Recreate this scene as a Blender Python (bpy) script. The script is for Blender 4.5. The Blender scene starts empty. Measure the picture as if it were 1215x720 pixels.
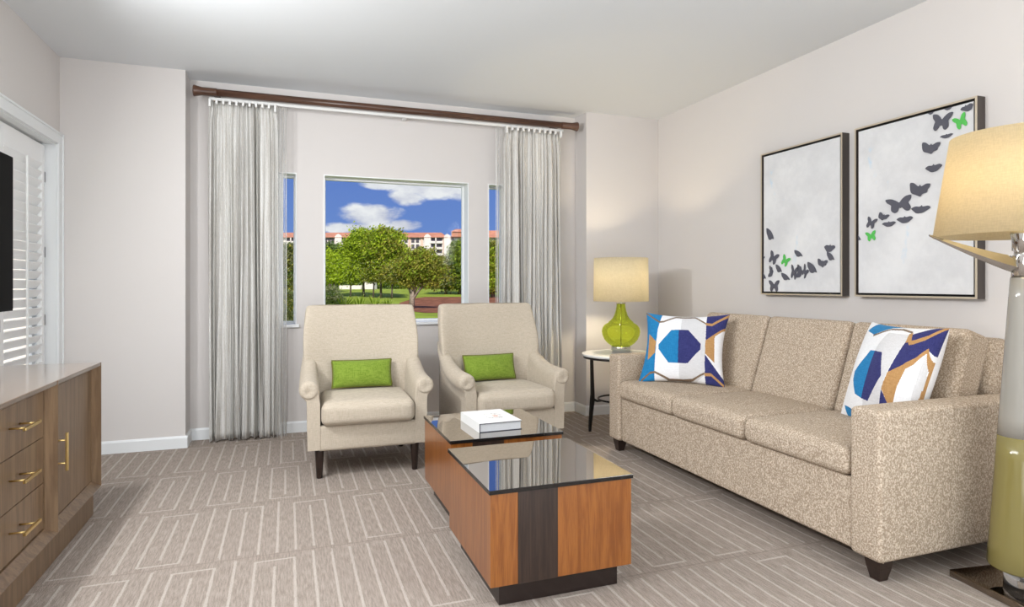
import bpy, bmesh, math, random
from mathutils import Vector, Matrix, Euler
random.seed(7)
PI = math.pi
scene = bpy.context.scene
COL = scene.collection

# ------------------------------------------------------------------ camera
F = 739.0; CX = 607.5; HY = 337.0; EYE = 1.187
YAW = math.atan((CX - 340.0) / F)
S, C = math.sin(YAW), math.cos(YAW)
cam = bpy.data.cameras.new('camera'); camo = bpy.data.objects.new('camera', cam); COL.objects.link(camo)
camo.location = (0, 0, EYE); camo.rotation_euler = (PI / 2, 0, -YAW)
cam.sensor_fit = 'HORIZONTAL'; cam.sensor_width = 36; cam.lens = F * 36 / 1215
cam.shift_y = -(360 - HY) / 1215
cam.clip_start = 0.05; cam.clip_end = 2000
scene.camera = camo

def out_at(px, depth):
    """ground position outdoors seen at a bearing, at a distance along the view axis"""
    a = (px - CX) / F
    return depth * (S + a * C), depth * (C - a * S)

# ------------------------------------------------------------------ materials
def lin(c):
    c = c / 255.0
    return c / 12.92 if c <= 0.04045 else ((c + 0.055) / 1.055) ** 2.4
def rgb(r, g, b): return (lin(r), lin(g), lin(b), 1.0)

class X:
    """a float socket with arithmetic"""
    def __init__(s, nt, sock): s.nt = nt; s.k = sock
    def op(s, o, b=None, c=None):
        n = s.nt.nodes.new('ShaderNodeMath'); n.operation = o
        for i, v in enumerate((s, b, c)):
            if v is None: continue
            if isinstance(v, X): s.nt.links.new(v.k, n.inputs[i])
            else: n.inputs[i].default_value = v
        return X(s.nt, n.outputs[0])
    def __add__(s, b): return s.op('ADD', b)
    def __sub__(s, b): return s.op('SUBTRACT', b)
    def __mul__(s, b): return s.op('MULTIPLY', b)
    def __truediv__(s, b): return s.op('DIVIDE', b)
    def floor(s): return s.op('FLOOR')
    def frac(s): return s.op('FRACT')
    def abs(s): return s.op('ABSOLUTE')
    def sin(s): return s.op('SINE')
    def lt(s, b): return s.op('LESS_THAN', b)
    def gt(s, b): return s.op('GREATER_THAN', b)
    def max(s, b): return s.op('MAXIMUM', b)
    def min(s, b): return s.op('MINIMUM', b)
    def eq(s, v): return (s - v).abs().lt(0.5)
    def inv(s): return s.op('SUBTRACT') if False else X.const(s.nt, 1.0) - s
    def step(s, lo, hi):
        n = s.nt.nodes.new('ShaderNodeMapRange'); n.interpolation_type = 'SMOOTHSTEP'
        s.nt.links.new(s.k, n.inputs['Value'])
        n.inputs['From Min'].default_value = lo; n.inputs['From Max'].default_value = hi
        return X(s.nt, n.outputs[0])
    @staticmethod
    def const(nt, v):
        n = nt.nodes.new('ShaderNodeValue'); n.outputs[0].default_value = v
        return X(nt, n.outputs[0])

def base_mat(name):
    m = bpy.data.materials.new(name); m.use_nodes = True
    nt = m.node_tree
    return m, nt, nt.nodes['Principled BSDF']
def setin(b, k, v):
    if k in b.inputs: b.inputs[k].default_value = v
def mix(nt, fac, a, b):
    n = nt.nodes.new('ShaderNodeMix'); n.data_type = 'RGBA'
    for key, v in ((0, fac), (6, a), (7, b)):
        if isinstance(v, X): nt.links.new(v.k, n.inputs[key])
        elif hasattr(v, 'links'): nt.links.new(v, n.inputs[key])
        else: n.inputs[key].default_value = v
    return n.outputs[2]
def coords(nt, scale=(1, 1, 1), rot=(0, 0, 0)):
    tc = nt.nodes.new('ShaderNodeTexCoord'); mp = nt.nodes.new('ShaderNodeMapping')
    mp.inputs['Scale'].default_value = scale; mp.inputs['Rotation'].default_value = rot
    nt.links.new(tc.outputs['Object'], mp.inputs['Vector'])
    return mp.outputs['Vector']
def noise(nt, vec, scale, detail=2, rough=0.5, dist=0.0):
    n = nt.nodes.new('ShaderNodeTexNoise'); nt.links.new(vec, n.inputs['Vector'])
    n.inputs['Scale'].default_value = scale; n.inputs['Detail'].default_value = detail
    n.inputs['Roughness'].default_value = rough; n.inputs['Distortion'].default_value = dist
    return X(nt, n.outputs['Fac'])
def bump(nt, b, h, strength, dist=0.002):
    n = nt.nodes.new('ShaderNodeBump'); n.inputs['Strength'].default_value = strength
    n.inputs['Distance'].default_value = dist
    nt.links.new(h.k, n.inputs['Height']); nt.links.new(n.outputs['Normal'], b.inputs['Normal'])

def plain(name, col, rough=0.5, metal=0.0, spec=0.5, var=0.0, vscale=20, bmp=0.0, bscale=200):
    m, nt, b = base_mat(name)
    b.inputs['Base Color'].default_value = col
    b.inputs['Roughness'].default_value = rough; b.inputs['Metallic'].default_value = metal
    setin(b, 'Specular IOR Level', spec)
    if var:
        f = noise(nt, coords(nt), vscale, 3)
        k = 1 - var
        dark = (col[0] * k, col[1] * k, col[2] * k, 1)
        nt.links.new(mix(nt, f.step(0.35, 0.65), dark, col), b.inputs['Base Color'])
    if bmp: bump(nt, b, noise(nt, coords(nt), bscale, 2), bmp)
    return m

def fabric(name, dark, light, scale=150, lo=0.40, hi=0.62, stretch=(1, 1, 1), bmp=0.5, sheen=0.0, detail=3):
    m, nt, b = base_mat(name)
    v = coords(nt, stretch)
    f = noise(nt, v, scale, detail, 0.6)
    nt.links.new(mix(nt, f.step(lo, hi), dark, light), b.inputs['Base Color'])
    b.inputs['Roughness'].default_value = 0.95; setin(b, 'Specular IOR Level', 0.15); setin(b, 'Sheen Weight', sheen)
    bump(nt, b, f, bmp, 0.004)
    return m

def weave(name, a, c, sx=420, bmp=0.25, streak=None):
    """plain woven cloth: fine crossed threads with slubs"""
    m, nt, b = base_mat(name)
    tx = noise(nt, coords(nt, (1, 1, 0.06)), sx, 2)
    tz = noise(nt, coords(nt, (0.08, 0.08, 1)), sx, 2)
    f = (tx + tz) * 0.5
    nt.links.new(mix(nt, f.step(0.38, 0.62), a, c), b.inputs['Base Color'])
    b.inputs['Roughness'].default_value = 0.9; setin(b, 'Specular IOR Level', 0.2); setin(b, 'Sheen Weight', 0.1)
    bump(nt, b, f, bmp, 0.002)
    return m

def wood(name, a, c, scale=6, stretch=(9, 9, 0.7), rough=0.35, fine=0.5, coat=0.0):
    m, nt, b = base_mat(name)
    v = coords(nt, stretch)
    f = noise(nt, v, scale, 5, 0.6, 0.6)
    v2 = coords(nt, tuple(x * 5 for x in stretch))
    g = noise(nt, v2, scale, 3, 0.6, 0.2)
    h = f * (1 - fine * 0.5) + g * (fine * 0.5)
    nt.links.new(mix(nt, h.step(0.36, 0.64), a, c), b.inputs['Base Color'])
    b.inputs['Roughness'].default_value = rough; setin(b, 'Coat Weight', coat); setin(b, 'Coat Roughness', 0.12)
    return m

M = {}
M['wall'] = plain('wall_paint', rgb(211, 206, 203), 0.85, spec=0.2, bmp=0.05, bscale=350)
M['ceiling'] = plain('ceiling_paint', rgb(224, 227, 230), 0.9, spec=0.2, bmp=0.15, bscale=160)
M['trim'] = plain('trim_paint', rgb(228, 230, 231), 0.45, spec=0.4)
M['white'] = plain('white_paint', rgb(236, 237, 238), 0.4)
M['shutter'] = plain('shutter_paint', rgb(238, 238, 238), 0.45)
M['hinge'] = plain('steel_hinge', rgb(120, 120, 120), 0.35, 0.9)
M['boucle'] = fabric('boucle_cloth', rgb(155, 137, 118), rgb(218, 203, 184), 175, 0.38, 0.70, (1, 1, 0.8), 0.6)
M['cream'] = weave('cream_linen', rgb(176, 164, 147), rgb(192, 180, 163))
M['green'] = weave('green_linen', rgb(100, 124, 36), rgb(132, 154, 60), 380, 0.3)
M['green_cord'] = plain('green_cord', rgb(108, 110, 48), 0.85, spec=0.2, var=0.2, vscale=300)
M['espresso'] = plain('espresso_wood', rgb(44, 30, 24), 0.35, var=0.25, vscale=60)
M['cherry'] = wood('cherry_wood', rgb(120, 66, 22), rgb(148, 90, 38), 5, (9, 9, 0.6), 0.30, 0.5, coat=0.4)
M['wenge'] = wood('wenge_wood', rgb(40, 28, 22), rgb(58, 42, 34), 6, (14, 14, 0.6), 0.35)
M['plinth'] = plain('black_laminate', rgb(38, 28, 25), 0.25)
M['blackglass'] = plain('bronze_mirror_glass', rgb(196, 190, 183), 0.015, 1.0)
M['glassedge'] = plain('dark_glass_edge', rgb(28, 25, 24), 0.15)
M['walnut'] = wood('walnut_wood', rgb(104, 82, 61), rgb(131, 107, 82), 4, (9, 9, 0.6), 0.32, 0.4)
M['walnut_top'] = wood('walnut_top', rgb(108, 84, 62), rgb(134, 108, 82), 4, (9, 0.6, 9), 0.12, 0.4, coat=1.0)
M['brass'] = plain('brushed_brass', rgb(228, 198, 132), 0.3, 1.0)
M['screen'] = plain('black_screen', rgb(2, 2, 2), 0.5, spec=0.04)
M['bezel'] = plain('dark_plastic', rgb(12, 12, 13), 0.6, spec=0.1)
M['bronze'] = wood('bronze_rod', rgb(68, 44, 32), rgb(94, 64, 48), 5, (0.6, 9, 9), 0.35)
M['iron'] = plain('dark_iron', rgb(44, 42, 42), 0.45, 0.6)
M['marble'] = plain('white_marble', rgb(226, 226, 224), 0.2, var=0.06, vscale=9)
M['chrome'] = plain('polished_chrome', rgb(205, 203, 200), 0.08, 1.0)
M['mirror_steel'] = plain('mirror_steel', rgb(150, 138, 126), 0.04, 1.0)
M['champagne'] = plain('champagne_frame', rgb(205, 192, 172), 0.35, 0.6)
M['frameside'] = plain('dark_frame_side', rgb(72, 64, 60), 0.4)
M['frameblack'] = plain('black_frame_rebate', rgb(16, 14, 14), 0.6)
M['slate'] = plain('slate_paper', rgb(84, 84, 94), 0.8)
M['leafgreen'] = plain('green_paper', rgb(84, 184, 84), 0.8)
M['navy'] = plain('navy_board', rgb(48, 48, 60), 0.5)
M['paper'] = plain('paper_pages', rgb(214, 214, 216), 0.8, var=0.08, vscale=300)
M['jacket'] = plain('white_jacket', rgb(238, 237, 236), 0.35)
M['ink_grey'] = plain('grey_ink', rgb(160, 158, 158), 0.6)
M['ink_orange'] = plain('orange_ink', rgb(226, 170, 146), 0.6)
M['carrier'] = plain('white_plastic', rgb(238, 238, 236), 0.4)
# cushion print colours
M['p_white'] = weave('print_white', rgb(226, 226, 228), rgb(238, 238, 240), 500, 0.1)
M['p_grey'] = weave('print_pale_grey', rgb(204, 203, 204), rgb(216, 215, 217), 500, 0.1)
M['p_blue'] = weave('print_blue', rgb(28, 112, 166), rgb(38, 130, 184), 500, 0.1)
M['p_navy'] = weave('print_navy', rgb(44, 46, 98), rgb(58, 60, 114), 500, 0.1)
M['p_tan'] = weave('print_tan', rgb(170, 128, 80), rgb(190, 148, 98), 500, 0.1)
M['p_brown'] = weave('print_brown', rgb(112, 92, 74), rgb(132, 112, 92), 500, 0.1)

# canvas: pale ground with faint blue washes
m, nt, b = base_mat('painted_canvas')
w = noise(nt, coords(nt, (1, 1.4, 0.8)), 4.5, 4, 0.6).step(0.66, 0.80)
g = noise(nt, coords(nt), 3, 5, 0.7).step(0.3, 0.7)
c1 = mix(nt, g, rgb(206, 206, 208), rgb(224, 224, 225))
nt.links.new(mix(nt, w * 0.75, c1, rgb(176, 208, 232)), b.inputs['Base Color'])
b.inputs['Roughness'].default_value = 0.8; M['canvas'] = m

# carpet with staggered bands of long narrow loops
m, nt, b = base_mat('loop_carpet')
tc = nt.nodes.new('ShaderNodeTexCoord'); sp = nt.nodes.new('ShaderNodeSeparateXYZ')
wob = noise(nt, coords(nt), 60, 2)
nt.links.new(tc.outputs['Object'], sp.inputs[0])
xx = X(nt, sp.outputs[0]) + (wob - 0.5) * 0.006; yy = X(nt, sp.outputs[1]) + (wob - 0.5) * 0.006
BH = 0.716
bb = ((yy - 2.214) / BH).floor()
fy = (yy - 2.214) - bb * BH
off = (bb * 2.399 + 0.4).sin() * 0.158 + 0.19 - 0.062
off = bb.eq(0) * 0.19 + bb.eq(1) * 0.04 + bb.eq(2) * 0.23 + bb.eq(-1) * 0.005 + (bb.abs() - 0.5).abs().gt(2.1) * off
q = (xx - off) / 0.0788
cell = (q / 4.0).floor(); r = q - cell * 4.0
rr = (r + 0.5).floor()
i_is = lambda k: rr.eq(k) if k else rr.eq(0).max(rr.eq(4))
d = (r - rr).abs() * 0.0788
line = d.op('MULTIPLY', -1.0).step(-0.0085, -0.0035)
hsh = ((bb * 12.9898 + cell * 78.233).sin() * 43758.5453).frac()
top = hsh.gt(0.30); bot = hsh.lt(0.72)
LO, HI = 0.045, 0.655
inner_lo = bot * 0.065 + 0.035; inner_hi = X.const(nt, 0.69) - top * 0.10
side_lo = bot * 0.025 + 0.02; side_hi = X.const(nt, 0.695) - top * 0.035
one = X.const(nt, 1.0)
def between(v, lo, hi): return v.gt(lo) * v.lt(hi)
side = i_is(0).max(i_is(2)) * between(fy, side_lo, side_hi)
cent = i_is(1) * between(fy, inner_lo, inner_hi)
free = i_is(3) * between(fy, 0.015, 0.70)
vert = line * side.max(cent).max(free)
inu = between(r, -0.06, 2.06)
hz = inu * ((fy - LO).abs().op('MULTIPLY', -1.0).step(-0.0085, -0.0035) * bot).max(inu * ((fy - HI).abs().op('MULTIPLY', -1.0).step(-0.0085, -0.0035) * top))
pat = vert.max(hz)
seam = (fy - 0.003).abs().lt(0.004)
fine = noise(nt, coords(nt, (1, 1, 1)), 260, 2, 0.6)
ribs = noise(nt, coords(nt, (1, 0.10, 1)), 150, 2, 0.6)
broad = noise(nt, coords(nt), 2.2, 3)
tex = (fine * 0.5 + ribs * 0.5).step(0.36, 0.64)
ground = mix(nt, tex, rgb(136, 125, 116), rgb(172, 160, 150))
ground = mix(nt, broad.step(0.35, 0.7) * 0.25, ground, rgb(150, 137, 128))
ground = mix(nt, seam * 0.35, ground, rgb(120, 106, 98))
lines = mix(nt, fine.step(0.3, 0.7), rgb(184, 173, 164), rgb(212, 203, 194))
nt.links.new(mix(nt, pat * 0.54, ground, lines), b.inputs['Base Color'])
b.inputs['Roughness'].default_value = 1.0; setin(b, 'Specular IOR Level', 0.1)
bump(nt, b, fine * 0.6 + ribs * 0.4 + pat * 0.4, 0.7, 0.006)
M['carpet'] = m

# sheer curtain cloth
m, nt, b = base_mat('sheer_curtain')
st = noise(nt, coords(nt, (1, 1, 0.012)), 130, 3, 0.6)
th = noise(nt, coords(nt, (1, 1, 0.25)), 300, 2)
colr = mix(nt, (st * 0.75 + th * 0.25).step(0.36, 0.60), rgb(203, 198, 191), rgb(240, 239, 236))
nt.links.new(colr, b.inputs['Base Color']); b.inputs['Roughness'].default_value = 0.9; setin(b, 'Specular IOR Level', 0.1)
tl = nt.nodes.new('ShaderNodeBsdfTranslucent'); nt.links.new(colr, tl.inputs['Color'])
tr = nt.nodes.new('ShaderNodeBsdfTransparent')
ms = nt.nodes.new('ShaderNodeMixShader'); ms.inputs[0].default_value = 0.18
nt.links.new(b.outputs[0], ms.inputs[1]); nt.links.new(tl.outputs[0], ms.inputs[2])
ms2 = nt.nodes.new('ShaderNodeMixShader'); ms2.inputs[0].default_value = 0.10
nt.links.new(ms.outputs[0], ms2.inputs[1]); nt.links.new(tr.outputs[0], ms2.inputs[2])
nt.links.new(ms2.outputs[0], nt.nodes['Material Output'].inputs['Surface'])
M['sheer'] = m

m, nt, b = base_mat('fine_voile')
b.inputs['Base Color'].default_value = rgb(240, 240, 238); b.inputs['Roughness'].default_value = 0.9; setin(b, 'Specular IOR Level', 0.1)
tr = nt.nodes.new('ShaderNodeBsdfTransparent'); vs = noise(nt, coords(nt, (1, 1, 0.01)), 160, 2).step(0.4, 0.75)
ms = nt.nodes.new('ShaderNodeMixShader'); nt.links.new((vs * -0.4 + 0.84).k, ms.inputs[0])
nt.links.new(b.outputs[0], ms.inputs[1]); nt.links.new(tr.outputs[0], ms.inputs[2])
nt.links.new(ms.outputs[0], nt.nodes['Material Output'].inputs['Surface'])
M['voile'] = m

def shade_mat(name, col, frac):
    m, nt, b = base_mat(name)
    wv = noise(nt, coords(nt, (1, 1, 0.15)), 260, 2) * 0.5 + noise(nt, coords(nt, (0.15, 0.15, 1)), 260, 2) * 0.5
    k = (col[0] * 0.9, col[1] * 0.9, col[2] * 0.88, 1)
    cc = mix(nt, wv.step(0.35, 0.65), k, col)
    nt.links.new(cc, b.inputs['Base Color']); b.inputs['Roughness'].default_value = 0.9; setin(b, 'Specular IOR Level', 0.1)
    tl = nt.nodes.new('ShaderNodeBsdfTranslucent'); nt.links.new(cc, tl.inputs['Color'])
    ms = nt.nodes.new('ShaderNodeMixShader'); ms.inputs[0].default_value = frac
    nt.links.new(b.outputs[0], ms.inputs[1]); nt.links.new(tl.outputs[0], ms.inputs[2])
    nt.links.new(ms.outputs[0], nt.nodes['Material Output'].inputs['Surface'])
    return m
M['shade_white'] = shade_mat('white_lampshade', rgb(248, 242, 226), 0.84)
M['shade_linen'] = shade_mat('linen_lampshade', rgb(240, 228, 200), 0.72)

# bulb that gives off light
m, nt, b = base_mat('lit_bulb'); b.inputs['Base Color'].default_value = (1, .9, .7, 1)
setin(b, 'Emission Color', (1, .78, .5, 1)); setin(b, 'Emission Strength', 6.0); M['bulb'] = m

# window glass (thin pane)
m, nt, b = base_mat('window_glass')
tr = nt.nodes.new('ShaderNodeBsdfTransparent'); gl = nt.nodes.new('ShaderNodeBsdfGlossy'); gl.inputs['Roughness'].default_value = 0.0
tr.inputs['Color'].default_value = (0.97, 0.985, 0.98, 1)
fr = nt.nodes.new('ShaderNodeFresnel'); ge = nt.nodes.new('ShaderNodeNewGeometry')
ior = X(nt, ge.outputs['Backfacing']) * (1 / 1.07 - 1.07) + 1.07      # the pane's far face reflects like its near face
nt.links.new(ior.k, fr.inputs['IOR'])
ms = nt.nodes.new('ShaderNodeMixShader'); nt.links.new(fr.outputs[0], ms.inputs[0])
nt.links.new(tr.outputs[0], ms.inputs[1]); nt.links.new(gl.outputs[0], ms.inputs[2])
nt.links.new(ms.outputs[0], nt.nodes['Material Output'].inputs['Surface'])
M['pane'] = m

# green blown glass: clear surface, colour by absorption in the wall thickness
m, nt, b = base_mat('green_glass')
g1 = nt.nodes.new('ShaderNodeBsdfGlass'); g1.inputs['IOR'].default_value = 1.35; g1.inputs['Roughness'].default_value = 0.0
g1.inputs['Color'].default_value = (0.95, 0.985, 0.62, 1)
t1 = nt.nodes.new('ShaderNodeBsdfTransparent'); t1.inputs['Color'].default_value = (0.925, 0.97, 0.50, 1)
ms = nt.nodes.new('ShaderNodeMixShader'); ms.inputs[0].default_value = 0.65
nt.links.new(g1.outputs[0], ms.inputs[1]); nt.links.new(t1.outputs[0], ms.inputs[2])
nt.links.new(ms.outputs[0], nt.nodes['Material Output'].inputs['Surface'])
M['green_glass'] = m
m, nt, b = base_mat('clear_acrylic')
setin(b, 'Transmission Weight', 0.85); b.inputs['Roughness'].default_value = 0.03; b.inputs['Base Color'].default_value = (.86, .83, .8, 1)
M['acrylic'] = m
M['grey_glass'] = plain('grey_glazed_glass', rgb(150, 146, 138), 0.14, spec=0.6)
M['olive_glass'] = plain('olive_glazed_glass', rgb(128, 118, 70), 0.12, spec=0.6)

# outdoors
def foliage(name, a, c):
    m, nt, b = base_mat(name)
    f = noise(nt, coords(nt), 0.9, 3)
    nt.links.new(mix(nt, f.step(0.35, 0.65), a, c), b.inputs['Base Color'])
    b.inputs['Roughness'].default_value = 0.6; setin(b, 'Specular IOR Level', 0.25)
    tl = nt.nodes.new('ShaderNodeBsdfTranslucent'); tl.inputs['Color'].default_value = c
    ms = nt.nodes.new('ShaderNodeMixShader'); ms.inputs[0].default_value = 0.25
    nt.links.new(b.outputs[0], ms.inputs[1]); nt.links.new(tl.outputs[0], ms.inputs[2])
    nt.links.new(ms.outputs[0], nt.nodes['Material Output'].inputs['Surface'])
    return m
M['lf_bright'] = foliage('bright_foliage', rgb(140, 166, 30), rgb(196, 212, 60))
M['lf_mid'] = foliage('mid_foliage', rgb(112, 138, 32), rgb(172, 186, 60))
M['lf_oak'] = foliage('oak_foliage', rgb(108, 112, 48), rgb(182, 172, 72))
M['lf_dark'] = foliage('dark_foliage', rgb(74, 96, 44), rgb(120, 140, 66))
M['lf_grey'] = foliage('greyish_foliage', rgb(110, 116, 78), rgb(156, 156, 108))
M['bark'] = plain('bark', rgb(120, 104, 92), 0.9, var=0.4, vscale=3)
M['bark_pale'] = plain('pale_bark', rgb(176, 158, 142), 0.9, var=0.4, vscale=3)
M['lawn'] = plain('lawn_grass', rgb(150, 166, 62), 0.95, spec=0.1, var=0.25, vscale=0.2)
M['mulch'] = plain('mulch_and_shadow', rgb(150, 98, 74), 0.95, spec=0.1, var=0.4, vscale=0.6)
M['stucco'] = plain('white_stucco', rgb(236, 226, 220), 0.9, var=0.05, vscale=0.3)
M['pinkstucco'] = plain('pink_stucco', rgb(232, 196, 178), 0.9)
M['tile'] = plain('clay_roof_tile', rgb(206, 138, 108), 0.85, var=0.2, vscale=0.5)
M['darkwin'] = plain('dark_window', rgb(92, 84, 92), 0.4)

# ------------------------------------------------------------------ geometry helpers
class G:
    def __init__(s): s.bm = bmesh.new()
    def _merge(s, t, mtx=None):
        if mtx is not None: bmesh.ops.transform(t, matrix=mtx, verts=t.verts)
        me = bpy.data.meshes.new('tmp'); t.to_mesh(me); t.free()
        s.bm.from_mesh(me); bpy.data.meshes.remove(me)
        return s
    def box(s, x0, y0, z0, x1, y1, z1, bev=0.0, seg=2, mi=0, mtx=None):
        t = bmesh.new(); bmesh.ops.create_cube(t, size=1)
        for v in t.verts:
            v.co = ((x0 + x1) / 2 + v.co.x * (x1 - x0), (y0 + y1) / 2 + v.co.y * (y1 - y0), (z0 + z1) / 2 + v.co.z * (z1 - z0))
        if bev: bmesh.ops.bevel(t, geom=t.edges[:], offset=bev, segments=seg, profile=0.5, affect='EDGES')
        for f in t.faces: f.material_index = mi
        return s._merge(t, mtx)
    def rbox(s, cx, cy, cz, w, d, h, r, crown=0.0, n=8, rn=4, mtx=None, front=0.0):
        """soft rounded block; crown swells the top, front swells the -y/-x faces"""
        def ax(L):
            L /= 2; rad = min(r, L * 0.98)
            a = [-L + rad * (1 - math.cos(PI / 4 * 0) ) ] 
            edge = [rad * k / rn for k in range(rn + 1)]
            lo = [-L + e for e in edge]
            mid = [-L + rad + (2 * L - 2 * rad) * k / n for k in range(1, n)]
            hi = [L - e for e in reversed(edge)]
            return lo + mid + hi
        hw, hd, hh = w / 2, d / 2, h / 2
        A = (ax(w), ax(d), ax(h)); H = (hw, hd, hh); R = tuple(min(r, q * 0.98) for q in H)
        t = bmesh.new(); cache = {}
        def vert(p):
            key = tuple(round(q, 6) for q in p)
            if key in cache: return cache[key]
            inn = [max(-(H[i] - R[i]), min(H[i] - R[i], p[i])) for i in range(3)]
            dv = Vector([p[i] - inn[i] for i in range(3)])
            if dv.length > 1e-9: dv.normalize()
            co = Vector([inn[i] + dv[i] * R[i] for i in range(3)])
            ex = max(0, 1 - (p[0] / hw) ** 2); ey = max(0, 1 - (p[1] / hd) ** 2); ez = max(0, 1 - (p[2] / hh) ** 2)
            if p[2] > 0: co.z += crown * ex ** .5 * ey ** .5 * (p[2] / hh)
            if front: co.y -= front * ex ** .5 * ez ** .5 * (-p[1] / hd if p[1] < 0 else 0)
            v = t.verts.new((cx + co.x, cy + co.y, cz + co.z)); cache[key] = v; return v
        for axis in range(3):
            u, v = [(1, 2), (2, 0), (0, 1)][axis]
            for sgn in (-1, 1):
                for i in range(len(A[u]) - 1):
                    for j in range(len(A[v]) - 1):
                        q = []
                        for (a_, b_) in ((i, j), (i + 1, j), (i + 1, j + 1), (i, j + 1)):
                            p = [0, 0, 0]; p[axis] = sgn * H[axis]; p[u] = A[u][a_]; p[v] = A[v][b_]; q.append(vert(p))
                        if sgn < 0: q.reverse()
                        if len(set(q)) > 2:
                            try: t.faces.new(q)
                            except ValueError: pass
        for f in t.faces: f.smooth = True
        return s._merge(t, mtx)
    def lathe(s, prof, n=32, c=(0, 0, 0), cap=True, smooth=True, mi=0, mtx=None, closed=False):
        t = bmesh.new(); rings = []
        for (r, z) in prof:
            rings.append([t.verts.new((c[0] + r * math.cos(2 * PI * k / n), c[1] + r * math.sin(2 * PI * k / n), c[2] + z)) for k in range(n)])
        pairs = list(zip(rings, rings[1:])) + ([(rings[-1], rings[0])] if closed else [])
        for a, b_ in pairs:
            for k in range(n):
                f = t.faces.new((a[k], a[(k + 1) % n], b_[(k + 1) % n], b_[k])); f.smooth = smooth
        if cap and not closed:
            t.faces.new(list(reversed(rings[0]))); t.faces.new(rings[-1])
        for f in t.faces: f.material_index = mi
        bmesh.ops.recalc_face_normals(t, faces=t.faces[:])
        return s._merge(t, mtx)
    def loft(s, loops, cap=True, smooth=True, mi=0, closed=True, mtx=None):
        t = bmesh.new(); L = [[t.verts.new(p) for p in lp] for lp in loops]
        n = len(L[0])
        for a, b_ in zip(L, L[1:]):
            for k in range(n if closed else n - 1):
                f = t.faces.new((a[k], a[(k + 1) % n], b_[(k + 1) % n], b_[k])); f.smooth = smooth
        if cap: t.faces.new(list(reversed(L[0]))); t.faces.new(L[-1])
        for f in t.faces: f.material_index = mi
        bmesh.ops.recalc_face_normals(t, faces=t.faces[:])
        return s._merge(t, mtx)
    def tube(s, pts, r, n=10, taper=None, mi=0, mtx=None, closed=False):
        pts = [Vector(p) for p in pts]; loops = []
        N = len(pts)
        up = Vector((0, 0, 1))
        for i, p in enumerate(pts):
            if closed: tan = (pts[(i + 1) % N] - pts[i - 1])
            else: tan = (pts[min(i + 1, N - 1)] - pts[max(i - 1, 0)])
            tan.normalize()
            ref = up if abs(tan.dot(up)) < 0.95 else Vector((1, 0, 0))
            a = tan.cross(ref).normalized(); b_ = tan.cross(a).normalized()
            rad = r if taper is None else taper[i]
            loops.append([p + (a * math.cos(2 * PI * k / n) + b_ * math.sin(2 * PI * k / n)) * rad for k in range(n)])
        if closed: loops.append(loops[0])
        return s.loft(loops, cap=not closed, mi=mi, mtx=mtx)
    def prism(s, pts2, z0, z1, mtx=None, mi=0, bev=0):
        t = bmesh.new()
        a = [t.verts.new((p[0], p[1], z0)) for p in pts2]; b_ = [t.verts.new((p[0], p[1], z1)) for p in pts2]
        n = len(a)
        for k in range(n): t.faces.new((a[k], a[(k + 1) % n], b_[(k + 1) % n], b_[k]))
        t.faces.new(list(reversed(a))); t.faces.new(b_)
        for f in t.faces: f.material_index = mi
        bmesh.ops.recalc_face_normals(t, faces=t.faces[:])
        if bev: bmesh.ops.bevel(t, geom=t.edges[:], offset=bev, segments=2, affect='EDGES')
        return s._merge(t, mtx)
    def quad(s, *p, mi=0):
        f = s.bm.faces.new([s.bm.verts.new(q) for q in p]); f.material_index = mi; return s
    def build(s, name, mats, parent=None, shift=None, loc=None, smooth=None):
        if shift is not None:
            for v in s.bm.verts: v.co -= Vector(shift)
        me = bpy.data.meshes.new(name)
        if smooth is not None:
            for f in s.bm.faces: f.smooth = smooth
        s.bm.to_mesh(me); s.bm.free()
        for m_ in (mats if isinstance(mats, (list, tuple)) else [mats]): me.materials.append(M[m_] if isinstance(m_, str) else m_)
        o = bpy.data.objects.new(name, me); COL.objects.link(o)
        if parent: o.parent = parent
        if loc: o.location = loc
        return o

def thing(name, label, cat, loc=(0, 0, 0), rz=0.0, group=None):
    o = bpy.data.objects.new(name, None); COL.objects.link(o); o.empty_display_size = 0.1
    o.location = loc; o.rotation_euler = (0, 0, rz); return tag(o, label, cat, group)
def tag(o, label, cat, group=None, kind=None):
    if label: o['label'] = label
    if cat: o['category'] = cat
    if group: o['group'] = group
    if kind: o['kind'] = kind
    return o
def struct(o, label=None):
    o['kind'] = 'structure'
    if label: o['label'] = label
    return o
def copy_thing(o, loc=None, rz=None, label=None):
    r = o.copy(); COL.objects.link(r)
    if loc is not None: r.location = loc
    if rz is not None: r.rotation_euler = (0, 0, rz)
    if label: r['label'] = label
    for ch in list(o.children):
        c = ch.copy(); COL.objects.link(c); c.parent = r
        for g_ in list(ch.children):
            d_ = g_.copy(); COL.objects.link(d_); d_.parent = c
    return r

# ------------------------------------------------------------------ room shell
H = 2.74
XL, XR = -1.46, 3.30
YB, YA, YF = 5.06, 5.285, -2.6
struct(G().box(-1.75, YF - .15, -.12, XR + .15, 5.52, 0).build('floor', 'carpet'), 'taupe loop carpet with bands of narrow pale outlined bars')
struct(G().box(-1.75, YF - .15, H, XR + .15, 5.52, H + .12).build('ceiling', 'ceiling'), 'plain white ceiling')
struct(G().box(XR, YF - .15, 0, XR + .15, 5.52, H).build('wall_right', 'wall'), 'pale greige wall behind the sofa')
struct(G().box(-1.75, YF - .15, 0, XR, YF, H).build('wall_front', 'wall'), 'pale greige wall facing the windows')
DY0, DY1, DZ = 2.95, 4.985, 2.135      # door opening in the left wall
struct(G().box(-1.61, YF, 0, XL, DY0, H).box(-1.61, DY0, DZ, XL, DY1, H).box(-1.61, DY1, 0, XL, 5.52, H).build('wall_left', 'wall'), 'pale greige wall around the shuttered door')
struct(G().box(XL, YB, 0, -.69, 5.52, H).build('wall_back_left', 'wall'), 'wall projection left of the window recess')
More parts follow.
